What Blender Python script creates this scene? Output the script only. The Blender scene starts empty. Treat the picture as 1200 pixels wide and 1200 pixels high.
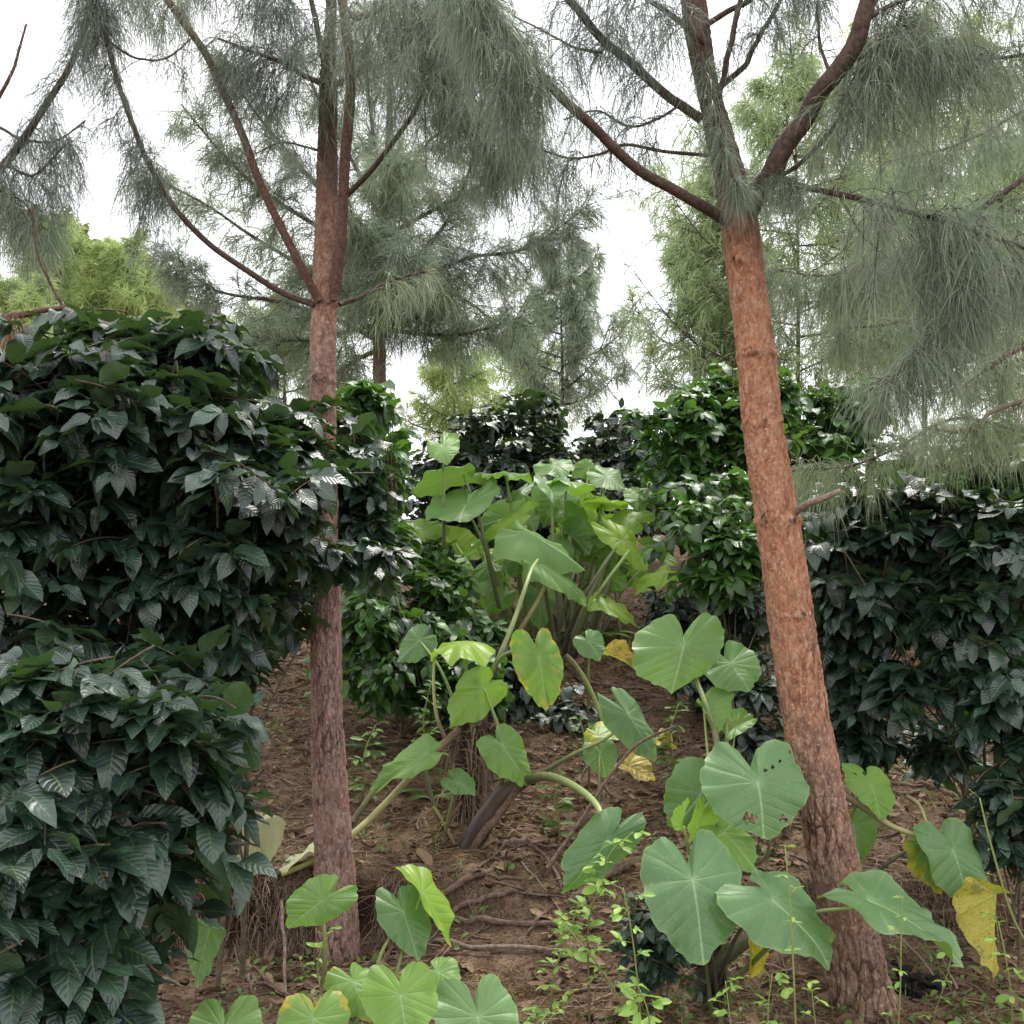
import bpy, math
import numpy as np
PI = math.pi
rng = np.random.default_rng(7)
scene = bpy.context.scene
col = scene.collection

# ------------------------------------------------------------------ camera
EYE = np.array([0.0, 0.0, 1.6]); PITCH = math.radians(5.0); F = 1200.0
cam_d = bpy.data.cameras.new('camera'); cam = bpy.data.objects.new('camera', cam_d); col.objects.link(cam)
cam.location = EYE; cam.rotation_euler = (PI/2 + PITCH, 0, 0)
cam_d.sensor_width = 36; cam_d.lens = 36.0; cam_d.clip_end = 3000; cam_d.clip_start = 0.05
scene.camera = cam
FW = np.array([0, math.cos(PITCH), math.sin(PITCH)]); UP = np.array([0, -math.sin(PITCH), math.cos(PITCH)])

def at(px, py, d):
    v = FW + np.array([(px-600)/F, 0, 0]) + UP*((600-py)/F)
    return EYE + v*(d/v[1])
def pts(lst, d=None):
    return np.array([at(p[0], p[1], p[2] if len(p) > 2 else d) for p in lst])

# ------------------------------------------------------------------ numpy helpers
def nrm(v):
    return v/np.maximum(np.linalg.norm(v, axis=-1, keepdims=True), 1e-9)
def hsh(ix, iy, iz, s=0):
    n = (ix.astype(np.int64)*374761393 + iy.astype(np.int64)*668265263 + iz.astype(np.int64)*2147483647 + s*1274126177) & 0xffffffff
    n = ((n ^ (n >> 13))*1274126177) & 0xffffffff
    n = (n ^ (n >> 16)) & 0xffffffff
    n = (n*2246822519) & 0xffffffff
    n = (n ^ (n >> 15)) & 0xffffffff
    return (n & 0xffffff)/float(0xffffff)
def vn(x, y, z=None, s=0):
    x = np.asarray(x, float); y = np.asarray(y, float)
    z = np.zeros_like(x) if z is None else np.asarray(z, float)
    xi, yi, zi = np.floor(x), np.floor(y), np.floor(z)
    fx, fy, fz = x-xi, y-yi, z-zi
    sm = lambda t: t*t*(3-2*t)
    ux, uy, uz = sm(fx), sm(fy), sm(fz)
    r = 0
    for a in (0, 1):
        for b in (0, 1):
            for c in (0, 1):
                w = (ux if a else 1-ux)*(uy if b else 1-uy)*(uz if c else 1-uz)
                r = r + w*hsh(xi+a, yi+b, zi+c, s)
    return r*2-1
def fbm(x, y, z=None, o=4, s=0):
    r = 0; a = 1.0; f = 1.0; t = 0
    for k in range(o):
        r = r + a*vn(x*f, y*f, None if z is None else z*f, s+k*17); t += a; a *= .5; f *= 2.03
    return r/t
def worley(x, y, z, s=0):
    xi, yi, zi = np.floor(x), np.floor(y), np.floor(z)
    f1 = np.full(x.shape, 9.0); f2 = np.full(x.shape, 9.0); idv = np.zeros(x.shape)
    for a in (-1, 0, 1):
        for b in (-1, 0, 1):
            for c in (-1, 0, 1):
                cx, cy, cz = xi+a, yi+b, zi+c
                px = cx+hsh(cx, cy, cz, s+1); py = cy+hsh(cx, cy, cz, s+2); pz = cz+hsh(cx, cy, cz, s+3)
                d = np.sqrt((px-x)**2+(py-y)**2+(pz-z)**2)
                h = hsh(cx, cy, cz, s+4)
                nf1 = d < f1
                f2 = np.where(nf1, f1, np.minimum(f2, d))
                idv = np.where(nf1, h, idv); f1 = np.where(nf1, d, f1)
    return f1, f2, idv
def cr(P, per=8):
    P = np.asarray(P, float)
    if len(P) < 3:
        t = np.linspace(0, 1, per+1)[:, None]; return P[0]*(1-t)+P[-1]*t
    Q = np.vstack([2*P[0]-P[1], P, 2*P[-1]-P[-2]]); out = []
    for i in range(1, len(Q)-2):
        for t in np.linspace(0, 1, per, endpoint=False):
            out.append(.5*((2*Q[i])+(-Q[i-1]+Q[i+1])*t+(2*Q[i-1]-5*Q[i]+4*Q[i+1]-Q[i+2])*t*t+(-Q[i-1]+3*Q[i]-3*Q[i+1]+Q[i+2])*t**3))
    out.append(P[-1]); return np.array(out)

class MB:
    def __init__(s): s.v = []; s.q = []; s.t = []; s.a = []; s.e = []; s.n = 0
    def add(s, V, Q=None, T=None, A=None, E=None):
        V = np.asarray(V, float).reshape(-1, 3); n = len(V)
        s.v.append(V)
        if Q is not None and len(Q): s.q.append(np.asarray(Q).reshape(-1, 4)+s.n)
        if T is not None and len(T): s.t.append(np.asarray(T).reshape(-1, 3)+s.n)
        s.a.append(np.zeros((n, 3)) if A is None else np.asarray(A, float).reshape(-1, 3))
        s.e.append(np.zeros((n, 3)) if E is None else np.asarray(E, float).reshape(-1, 3))
        s.n += n
    def build(s, name, mat, parent=None, origin=None, smooth=True):
        V = np.vstack(s.v)
        if origin is None: origin = np.zeros(3)
        V = V-np.asarray(origin)
        q = np.vstack(s.q) if s.q else np.zeros((0, 4), int); t = np.vstack(s.t) if s.t else np.zeros((0, 3), int)
        me = bpy.data.meshes.new(name)
        me.vertices.add(len(V)); me.vertices.foreach_set('co', V.astype(np.float32).ravel())
        nl = q.size+t.size; me.loops.add(nl)
        me.loops.foreach_set('vertex_index', np.concatenate([q.ravel(), t.ravel()]).astype(np.int32))
        npoly = len(q)+len(t); me.polygons.add(npoly)
        st = np.concatenate([np.arange(len(q))*4, len(q)*4+np.arange(len(t))*3]).astype(np.int32)
        me.polygons.foreach_set('loop_start', st)
        me.polygons.foreach_set('use_smooth', np.full(npoly, smooth))
        me.update(calc_edges=True)
        a = me.attributes.new('luv', 'FLOAT_VECTOR', 'POINT'); a.data.foreach_set('vector', np.vstack(s.a).astype(np.float32).ravel())
        a = me.attributes.new('ex', 'FLOAT_VECTOR', 'POINT'); a.data.foreach_set('vector', np.vstack(s.e).astype(np.float32).ravel())
        me.materials.append(mat)
        o = bpy.data.objects.new(name, me); col.objects.link(o)
        if parent is not None: o.parent = parent
        else: o.location = origin
        return o

def tag(o, label=None, cat=None, group=None, kind=None):
    if label: o['label'] = label
    if cat: o['category'] = cat
    if group: o['group'] = group
    if kind: o['kind'] = kind
    return o
def empty(name, loc):
    o = bpy.data.objects.new(name, None); o.location = loc; o.empty_display_size = .1; col.objects.link(o); return o

def tubes(mb, P, R, ns=6, tint=0.5, cap=True, E=None):
    """P (N,K,3), R (N,K): a batch of tapered tubes"""
    P = np.asarray(P, float); R = np.asarray(R, float)
    if P.ndim == 2: P = P[None]; R = R[None]
    N, K, _ = P.shape
    T = np.empty_like(P); T[:, 1:-1] = P[:, 2:]-P[:, :-2]; T[:, 0] = P[:, 1]-P[:, 0]; T[:, -1] = P[:, -1]-P[:, -2]
    T = nrm(T); mean = nrm(P[:, -1]-P[:, 0])
    ax = np.eye(3)[np.argmin(np.abs(mean), axis=1)][:, None, :]
    A = nrm(np.cross(T, np.broadcast_to(ax, T.shape))); B = np.cross(T, A)
    th = np.linspace(0, 2*PI, ns, endpoint=False)
    V = P[:, :, None, :]+R[:, :, None, None]*(np.cos(th)[None, None, :, None]*A[:, :, None, :]+np.sin(th)[None, None, :, None]*B[:, :, None, :])
    i = np.arange(K-1)[:, None]*ns; j = np.arange(ns)[None, :]; j2 = (j+1) % ns
    q = np.stack([i+j, i+j2, i+ns+j2, i+ns+j], -1).reshape(-1, 4)
    Q = (q[None]+(np.arange(N)*K*ns)[:, None, None]).reshape(-1, 4)
    tt = np.broadcast_to(np.linspace(0, 1, K)[None, :, None], (N, K, ns))
    uu = np.broadcast_to((th/(2*PI))[None, None, :], (N, K, ns))
    ti = np.broadcast_to(np.asarray(tint, float).reshape(-1, 1, 1), (N, K, ns)) if np.ndim(tint) else np.full((N, K, ns), tint)
    Tr = []
    if cap and ns <= 12:
        for base in (0, (K-1)*ns):
            for k in range(1, ns-1): Tr.append([base, base+k, base+k+1])
        Tr = (np.array(Tr)[None]+(np.arange(N)*K*ns)[:, None, None]).reshape(-1, 3)
    mb.add(V, Q, Tr, np.stack([uu, tt, ti], -1), None if E is None else np.broadcast_to(E, (V.size//3, 3)))

# ------------------------------------------------------------------ terrain
TY = np.array([-400, -5, 0, 3, 4.5, 5.5, 7.1, 9.4, 14, 17, 25, 60, 400, 1500], float)
TZ = np.array([-6, -.3, -.05, -.08, -.05, .3, .76, 1.33, 2.45, 2.9, 2.4, 0, -20, -60], float)
def hz(x, y, fine=True):
    x = np.asarray(x, float); y = np.asarray(y, float)
    yy = y+.10*vn(x*.9, y*.4, s=3)
    base = np.interp(yy, TY, TZ)
    m = 1/(1+np.exp(-(x+2.6)/.15))*1/(1+np.exp((x+.25)/.12))
    m = np.maximum(m, .55/(1+np.exp(-(x-.95)/.1)))
    y0 = 5.02+.09*vn(x*1.3, x*0+2, s=5)+.03*vn(x*6, x*0, s=6)
    step = np.interp(yy, [-400, 4.2], [0, 1])*0-.06+.36/(1+np.exp(-(y-y0)/.035))
    near = np.clip((y-4.3)/.3, 0, 1)*np.clip((5.7-y)/.25, 0, 1)
    z = base*(1-m*near)+step*m*near
    for (yc, amp, x0, s) in ((7.9, .13, .4, 11), (6.3, .07, -1.2, 12), (9.2, .12, -.5, 13)):
        yc2 = yc+.25*vn(x*.8, x*0, s=s)
        mm = 1/(1+np.exp(-(x-x0)/.3))
        z = z+mm*amp*(1/(1+np.exp(-(y-yc2)/.06))-np.clip((y-yc2)/1.2+.5, 0, 1))
    if fine:
        w = np.clip(1.5-(np.abs(y)-10)/10, 0, 1)*np.clip(2-np.abs(x)/6, 0, 1)
        z = z+w*(.035*fbm(x*2.2, y*2.2, o=3, s=21)+.018*fbm(x*9, y*9, o=3, s=22)+.007*np.abs(vn(x*30, y*30, s=23)))
        z = z+(1-w)*.25*fbm(x*.15, y*.15, o=3, s=24)*np.clip((np.abs(y)-12)/10, 0, 1)
    return z
def G(px, py, lift=0.0, d0=2.5):
    v = FW+np.array([(px-600)/F, 0, 0])+UP*((600-py)/F); v = v/v[1]
    ds = np.linspace(d0, 16, 1400); X = EYE+v*ds[:, None]
    h = hz(X[:, 0], X[:, 1]); k = np.argmax(X[:, 2] < h)
    if not (X[:, 2] < h).any(): k = len(ds)-1
    p = X[k].copy(); p[2] = h[k]+lift; return p
def gz(p, lift=0):
    return np.array([p[0], p[1], float(hz(p[0], p[1]))+lift])

# ------------------------------------------------------------------ materials
def newmat(name):
    m = bpy.data.materials.new(name); m.use_nodes = True; nt = m.node_tree; nt.nodes.clear(); return m, nt
class NT:
    def __init__(s, nt): s.nt = nt
    def n(s, typ, **kw):
        x = s.nt.nodes.new(typ)
        for k, v in kw.items():
            if k.startswith('i_'):
                x.inputs[k[2:].replace('_', ' ')].default_value = v
            else: setattr(x, k, v)
        return x
    def l(s, a, b): s.nt.links.new(a, b)
    def m(s, op, a, b=None, c=None):
        x = s.nt.nodes.new('ShaderNodeMath'); x.operation = op
        for i, v in enumerate((a, b, c)):
            if v is None: continue
            if isinstance(v, (int, float)): x.inputs[i].default_value = v
            else: s.l(v, x.inputs[i])
        return x.outputs[0]
    def mix(s, f, a, b, bt='MIX'):
        x = s.nt.nodes.new('ShaderNodeMix'); x.data_type = 'RGBA'; x.blend_type = bt
        for i, v in ((0, f), (6, a), (7, b)):
            if isinstance(v, (int, float)): x.inputs[i].default_value = v
            elif isinstance(v, tuple): x.inputs[i].default_value = (*v, 1)
            else: s.l(v, x.inputs[i])
        return x.outputs[2]
    def noise(s, vec, sc, det=3, rough=.5, dist=0):
        x = s.n('ShaderNodeTexNoise'); x.inputs['Scale'].default_value = sc; x.inputs['Detail'].default_value = det
        x.inputs['Roughness'].default_value = rough; x.inputs['Distortion'].default_value = dist
        if vec is not None: s.l(vec, x.inputs['Vector'])
        return x.outputs['Fac']
    def ramp(s, f, st):
        x = s.n('ShaderNodeValToRGB'); e = x.color_ramp.elements
        while len(e) > 1: e.remove(e[-1])
        e[0].position = st[0][0]; e[0].color = (*st[0][1], 1) if isinstance(st[0][1], tuple) else (st[0][1],)*3+(1,)
        for p, c in st[1:]:
            k = e.new(p); k.color = (*c, 1) if isinstance(c, tuple) else (c, c, c, 1)
        s.l(f, x.inputs[0]); return x.outputs[0]
    def attr(s, name):
        x = s.n('ShaderNodeAttribute', attribute_name=name)
        y = s.n('ShaderNodeSeparateXYZ'); s.l(x.outputs['Vector'], y.inputs[0]); return y.outputs
    def bump(s, h, st, dist=.01, nrmin=None):
        x = s.n('ShaderNodeBump'); x.inputs['Strength'].default_value = st; x.inputs['Distance'].default_value = dist
        s.l(h, x.inputs['Height'])
        if nrmin is not None: s.l(nrmin, x.inputs['Normal'])
        return x.outputs[0]
    def sss(s, f, a, b):
        x = s.n('ShaderNodeMapRange', interpolation_type='SMOOTHSTEP'); s.l(f, x.inputs[0])
        x.inputs[1].default_value = a; x.inputs[2].default_value = b; return x.outputs[0]
    def out(s, sh):
        o = s.n('ShaderNodeOutputMaterial'); s.l(sh, o.inputs[0])
    def pr(s, colr, rough, nor=None, spec=.5):
        x = s.n('ShaderNodeBsdfPrincipled')
        if isinstance(colr, tuple): x.inputs['Base Color'].default_value = (*colr, 1)
        else: s.l(colr, x.inputs['Base Color'])
        if isinstance(rough, (int, float)): x.inputs['Roughness'].default_value = rough
        else: s.l(rough, x.inputs['Roughness'])
        x.inputs['Specular IOR Level'].default_value = spec
        if nor is not None: s.l(nor, x.inputs['Normal'])
        return x.outputs[0]
    def trans(s, sh, colr, fac, nor=None):
        t = s.n('ShaderNodeBsdfTranslucent')
        if isinstance(colr, tuple): t.inputs[0].default_value = (*colr, 1)
        else: s.l(colr, t.inputs[0])
        if nor is not None: s.l(nor, t.inputs['Normal'])
        mx = s.n('ShaderNodeMixShader')
        if isinstance(fac, (int, float)): mx.inputs[0].default_value = fac
        else: s.l(fac, mx.inputs[0])
        s.l(sh, mx.inputs[1]); s.l(t.outputs[0], mx.inputs[2]); return mx.outputs[0]

def mat_soil():
    m, nt = newmat('soil'); N = NT(nt)
    g = N.n('ShaderNodeNewGeometry'); p = g.outputs['Position']
    a = N.noise(p, 1.3, 4, .6); b = N.noise(p, 9, 5, .65, .4); c = N.noise(p, 60, 4, .7); d = N.noise(p, 220, 2, .6)
    base = N.ramp(b, [(.32, (.032, .021, .015)), (.48, (.17, .102, .064)), (.66, (.36, .245, .165))])
    base = N.mix(N.sss(a, .35, .7), base, N.mix(.5, base, (.19, .115, .075)))
    base = N.mix(N.sss(c, .52, .72), base, (.30, .215, .155))
    base = N.mix(N.sss(c, .47, .33), base, (.03, .018, .013))
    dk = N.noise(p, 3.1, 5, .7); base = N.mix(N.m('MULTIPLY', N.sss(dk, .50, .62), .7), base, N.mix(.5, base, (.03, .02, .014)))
    moss = N.noise(p, 2.4, 4, .6)
    base = N.mix(N.m('MULTIPLY', N.sss(moss, .56, .7), .45), base, (.06, .075, .025))
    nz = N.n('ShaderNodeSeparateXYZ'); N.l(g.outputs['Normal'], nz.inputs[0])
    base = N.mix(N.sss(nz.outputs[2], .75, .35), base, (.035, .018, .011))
    n1 = N.bump(b, 1.0, .05); n2 = N.bump(c, 1.0, .025, n1); n3 = N.bump(d, .8, .004, n2)
    N.out(N.pr(base, .95, n3, .15)); return m
def mat_bark(name, cols, low, fine=1.0, top=.78, hr=(.35, .75)):
    m, nt = newmat(name); N = NT(nt)
    u, t, ti = N.attr('luv'); ea, eb, ec = N.attr('ex')       # ea crack (0 crack..1 plate), eb plate id, ec height along the trunk
    tc = N.n('ShaderNodeNewGeometry').outputs['Position']
    mp = N.n('ShaderNodeMapping'); mp.inputs['Scale'].default_value = (1, 1, .45); N.l(tc, mp.inputs[0])
    n1 = N.noise(mp.outputs[0], 38, 5, .72); n2 = N.noise(mp.outputs[0], 150, 3, .6); n3 = N.noise(tc, 6, 3, .6)
    c = N.ramp(n1, [(.3, cols[0]), (.5, cols[1]), (.7, cols[2])])
    cl = N.ramp(n1, [(.3, low[0]), (.5, low[1]), (.7, low[2])])
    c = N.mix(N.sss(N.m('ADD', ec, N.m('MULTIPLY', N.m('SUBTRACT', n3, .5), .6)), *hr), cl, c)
    c = N.mix(N.m('MULTIPLY', N.sss(eb, .5, 1), .25), c, (.40, .22, .14))
    c = N.mix(N.m('MULTIPLY', N.sss(N.noise(tc, 62, 4, .75), .57, .62), .6), c, (.50, .42, .37))
    c = N.mix(N.m('MULTIPLY', N.sss(ti, .55, 1.0), .4), c, N.mix(.5, c, (.42, .30, .24)))
    c = N.mix(N.m('MULTIPLY', N.sss(ti, .35, .0), .35), c, N.mix(.5, c, (.10, .04, .025)))
    c = N.mix(N.m('MULTIPLY', N.sss(n3, .55, .75), .35), c, (.14, .10, .08))
    c = N.mix(N.m('MULTIPLY', N.sss(ea, .42, .02), .85), c, (.04, .02, .014))
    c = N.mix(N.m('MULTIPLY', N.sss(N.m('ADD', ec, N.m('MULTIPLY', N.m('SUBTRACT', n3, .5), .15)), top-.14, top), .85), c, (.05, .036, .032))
    b1 = N.bump(n1, .9, .012*fine); b2 = N.bump(n2, .8, .004*fine, b1)
    N.out(N.pr(c, .88, b2, .25)); return m
def mat_simplebark(name, c0, c1, sc=60):
    m, nt = newmat(name); N = NT(nt); p = N.n('ShaderNodeNewGeometry').outputs['Position']
    n1 = N.noise(p, sc, 4, .65); c = N.ramp(n1, [(.3, c0), (.7, c1)])
    N.out(N.pr(c, .85, N.bump(n1, .8, .006), .3)); return m
def mat_needle(name, c0, c1, tr=.3, rough=.45):
    m, nt = newmat(name); N = NT(nt); u, t, ti = N.attr('luv')
    c = N.mix(ti, c0, c1); c = N.mix(N.m('MULTIPLY', t, .35), c, N.mix(.5, c, (.5, .5, .34)))
    s = N.pr(c, rough, None, .35); N.out(N.trans(s, c, tr)); return m
def mat_coffee(name, dark, light, under, tr=.16, rough=.33, yellow=.02):
    m, nt = newmat(name); N = NT(nt); u, t, ti = N.attr('luv')
    au = N.m('ABSOLUTE', u)
    s = N.m('SUBTRACT', N.m('MULTIPLY', t, 9.0), N.m('MULTIPLY', au, 1.7))
    fr = N.m('ABSOLUTE', N.m('SUBTRACT', N.m('FRACT', s), .5))          # 0 mid, .5 at the vein
    q = N.m('MULTIPLY', fr, 2.0)
    h = N.m('SUBTRACT', 1.0, N.m('POWER', q, 2.5))
    mid = N.sss(au, .10, .02)
    h = N.m('SUBTRACT', h, N.m('MULTIPLY', mid, 1.2))
    p = N.n('ShaderNodeNewGeometry'); pz = N.noise(p.outputs['Position'], 30, 3, .6)
    c = N.mix(ti, dark, light)
    c = N.mix(N.m('MULTIPLY', N.sss(pz, .4, .75), .4), c, N.mix(.5, c, light))
    c = N.mix(N.m('MULTIPLY', N.sss(q, .86, 1.0), .12), c, (.10, .16, .06))
    c = N.mix(N.m('MULTIPLY', mid, .5), c, (.12, .18, .06))
    c = N.mix(N.m('MULTIPLY', N.sss(pz, .70, .78), .6), c, (.2, .2, .05))
    c = N.mix(N.m('MULTIPLY', p.outputs['Backfacing'], .9), c, under)
    nb = N.bump(h, .35, .0035)
    ro = N.m('ADD', N.m('MULTIPLY', pz, .22), rough-.1); ro = N.m('ADD', ro, N.m('MULTIPLY', p.outputs['Backfacing'], .3))
    sh = N.pr(c, ro, nb, .8)
    tc = N.mix(.6, c, (.16, .34, .03))
    N.out(N.trans(sh, tc, tr)); return m
def mat_ear():
    m, nt = newmat('elephant_ear_leaf'); N = NT(nt); x, y, ti = N.attr('luv'); ye, r, rnd = N.attr('ex')
    ax = N.m('ABSOLUTE', x)
    s = N.m('SUBTRACT', y, N.m('MULTIPLY', ax, .42))
    ang = N.m('ARCTAN2', ax, y)
    s1 = N.m('MULTIPLY', s, 5.5); s2 = N.m('MULTIPLY', N.m('SUBTRACT', ang, 1.173), 2.2)
    pos = N.m('GREATER_THAN', s, 0.0)
    sv = N.m('ADD', N.m('MULTIPLY', pos, s1), N.m('MULTIPLY', N.m('SUBTRACT', 1.0, pos), s2))
    q = N.m('MULTIPLY', N.m('ABSOLUTE', N.m('SUBTRACT', N.m('FRACT', sv), .5)), 2.0)
    q2 = N.m('MULTIPLY', N.m('ABSOLUTE', N.m('SUBTRACT', N.m('FRACT', N.m('MULTIPLY', sv, 3.0)), .5)), 2.0)
    mid = N.m('MULTIPLY', N.sss(ax, .035, .008), N.m('GREATER_THAN', y, -.02))
    g = N.n('ShaderNodeNewGeometry'); P = g.outputs['Position']
    nz = N.noise(P, 14, 4, .6); nf = N.noise(P, 70, 3, .6)
    c = N.ramp(ti, [(0, (.078, .175, .066)), (.35, (.125, .245, .075)), (.7, (.19, .36, .045)), (1, (.34, .52, .035))])
    c = N.mix(N.m('MULTIPLY', N.sss(nz, .35, .7), .35), c, N.mix(.5, c, (.20, .28, .15)))
    c = N.mix(N.m('MULTIPLY', N.sss(q, .86, 1.0), .15), c, (.26, .40, .17))
    c = N.mix(N.m('MULTIPLY', N.sss(q2, .9, 1.0), .07), c, (.28, .40, .18))
    edge = N.sss(N.m('ADD', r, N.m('MULTIPLY', N.m('SUBTRACT', nz, .5), .25)), .94, 1.0)
    c = N.mix(N.m('MULTIPLY', edge, .35), c, (.25, .36, .10))
    c = N.mix(N.m('MULTIPLY', N.sss(N.noise(P, 5, 2, .5), .45, .75), .35), c, N.mix(.5, c, (.05, .10, .05)))
    c = N.mix(N.m('MULTIPLY', N.sss(N.noise(P, 160, 3, .7), .55, .70), .22), c, (.42, .45, .34))
    c = N.mix(N.m('MULTIPLY', N.sss(N.noise(P, 38, 4, .7), .60, .68), .30), c, (.30, .34, .12))
    c = N.mix(N.m('MULTIPLY', mid, .5), c, (.42, .52, .32))
    center = N.m('MULTIPLY', N.sss(r, .22, 0.0), .35)
    c = N.mix(center, c, (.3, .45, .22))
    # yellowing towards the margin, blotches, brown spots
    yl = N.sss(N.m('ADD', N.m('ADD', N.m('MULTIPLY', ye, 1.25), N.m('MULTIPLY', r, .45)), N.m('MULTIPLY', N.m('SUBTRACT', nz, .5), 1.3)), .80, 1.15)
    yl = N.m('MULTIPLY', yl, N.m('GREATER_THAN', ye, .05))
    c = N.mix(yl, c, N.mix(N.sss(nf, .35, .65), (.50, .34, .03), (.66, .55, .06)))
    br = N.m('MULTIPLY', N.sss(N.m('ADD', N.m('ADD', N.m('MULTIPLY', nf, .6), N.m('MULTIPLY', nz, .4)), N.m('MULTIPLY', N.m('POWER', ye, 2.0), .17)), .66, .73), .8)
    c = N.mix(br, c, (.16, .10, .04))
    c = N.mix(N.m('MULTIPLY', g.outputs['Backfacing'], .4), c, N.mix(.6, c, (.22, .34, .09)))
    h = N.m('SUBTRACT', 1.0, N.m('POWER', q, 3.0)); h = N.m('ADD', h, N.m('MULTIPLY', N.m('SUBTRACT', 1.0, N.m('POWER', q2, 3.0)), .3))
    h = N.m('SUBTRACT', h, mid)
    nb = N.bump(h, .3, .006); nb = N.bump(nf, .3, .003, nb)
    sh = N.pr(c, N.m('ADD', .32, N.m('MULTIPLY', nz, .25)), nb, .5)
    tcol = N.mix(.45, c, (.32, .60, .03))
    N.out(N.trans(sh, tcol, N.m('ADD', .22, N.m('MULTIPLY', ti, .25)))); return m
def mat_leafsimple(name, c0, c1, tr=.3, rough=.5):
    m, nt = newmat(name); N = NT(nt); u, t, ti = N.attr('luv')
    p = N.n('ShaderNodeNewGeometry').outputs['Position']; nz = N.noise(p, 25, 3, .6)
    c = N.mix(N.m('ADD', N.m('MULTIPLY', ti, .7), N.m('MULTIPLY', nz, .3)), c0, c1)
    mid = N.sss(N.m('ABSOLUTE', u), .12, .02); c = N.mix(N.m('MULTIPLY', mid, .4), c, N.mix(.5, c, (.4, .5, .2)))
    N.out(N.trans(N.pr(c, rough, N.bump(nz, .3, .004), .4), c, tr)); return m
def mat_stalk(name, c0, c1):
    m, nt = newmat(name); N = NT(nt); u, t, ti = N.attr('luv')
    p = N.n('ShaderNodeNewGeometry').outputs['Position']; nz = N.noise(p, 40, 3, .6)
    c = N.mix(N.m('ADD', t, N.m('MULTIPLY', N.m('SUBTRACT', nz, .5), .5)), c0, c1)
    N.out(N.pr(c, .45, N.bump(nz, .3, .004), .4)); return m

M = {}
M['soil'] = mat_soil()
M['bark_r'] = mat_bark('pine_bark_orange', ((.17, .07, .042), (.40, .17, .09), (.55, .34, .23)), ((.10, .055, .04), (.21, .12, .085), (.36, .25, .20)), hr=(.12, .42))
M['bark_l'] = mat_bark('pine_bark_pink', ((.14, .068, .048), (.32, .16, .10), (.48, .32, .24)), ((.12, .062, .052), (.27, .16, .13), (.44, .33, .29)))
M['limb'] = mat_simplebark('pine_limb_bark', (.035, .024, .020), (.13, .085, .065), 50)
M['limb_red'] = mat_simplebark('pine_red_limb_bark', (.055, .030, .023), (.19, .10, .072), 60)
M['deadwood'] = mat_simplebark('dead_wood', (.07, .045, .035), (.24, .16, .12), 45)
M['palewood'] = mat_simplebark('pale_dead_wood', (.14, .10, .075), (.36, .27, .21), 45)
M['coffeewood'] = mat_simplebark('coffee_stem_bark', (.045, .04, .022), (.16, .125, .08), 40)
M['n_near'] = mat_needle('pine_needles', (.14, .185, .14), (.30, .37, .25), .35)  # base colour kept pale, with the flare from the sky painted in
M['n_dark'] = mat_needle('pine_needles_dark', (.09, .12, .105), (.20, .25, .195), .3)
M['n_pale'] = mat_needle('pine_needles_pale', (.24, .30, .17), (.44, .52, .32), .4)
M['n_mid'] = mat_needle('pine_needles_behind', (.15, .205, .135), (.33, .41, .25), .4)
M['n_back'] = mat_needle('pine_needles_bright', (.24, .33, .15), (.46, .57, .28), .45)  # green lightened to carry distance haze in the colour
M['n_young'] = mat_needle('young_pine_needles', (.30, .41, .13), (.55, .66, .26), .45)
M['n_hazy'] = mat_needle('distant_pine_needles', (.24, .31, .22), (.44, .52, .36), .45)  # haze painted as a pale grey green base colour
M['n_dead'] = mat_needle('dead_needles', (.16, .09, .05), (.36, .23, .12), .2)
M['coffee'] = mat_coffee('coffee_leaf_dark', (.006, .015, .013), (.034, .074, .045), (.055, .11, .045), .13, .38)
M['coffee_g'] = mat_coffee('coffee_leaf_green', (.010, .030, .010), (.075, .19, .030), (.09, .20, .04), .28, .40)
M['coffee_b'] = mat_coffee('coffee_leaf_dull', (.010, .018, .016), (.040, .068, .044), (.05, .085, .04), .1, .38)  # greyer, less saturated leaf green
M['ear'] = mat_ear()
M['petiole'] = mat_stalk('leaf_stalk_green', (.09, .075, .04), (.30, .40, .12))
M['petiole_dark'] = mat_stalk('leaf_stalk_dark', (.05, .035, .03), (.15, .17, .09))
M['petiole_y'] = mat_stalk('leaf_stalk_yellow', (.17, .10, .07), (.42, .45, .16))
M['earstem'] = mat_stalk('elephant_ear_stem', (.03, .018, .014), (.075, .045, .035))
M['weed'] = mat_leafsimple('weed_leaf', (.14, .30, .05), (.40, .58, .12), .35)
M['weedstem'] = mat_stalk('weed_stem', (.12, .09, .05), (.25, .33, .08))
M['grass'] = mat_leafsimple('low_green_leaves', (.05, .10, .03), (.17, .27, .06), .3)
M['litter'] = mat_leafsimple('dead_leaf', (.07, .035, .02), (.33, .21, .13), .12, .8)
M['root'] = mat_needle('dry_root', (.06, .035, .024), (.30, .20, .135), .1, .9)
M['farleaf'] = mat_leafsimple('far_olive_leaf', (.10, .12, .035), (.30, .30, .08), .35)
M['dry'] = mat_leafsimple('dry_pale_leaf', (.28, .27, .14), (.50, .52, .30), .2, .7)
M['char'] = mat_simplebark('charred_wood', (.006, .006, .006), (.03, .025, .022), 60)

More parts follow.
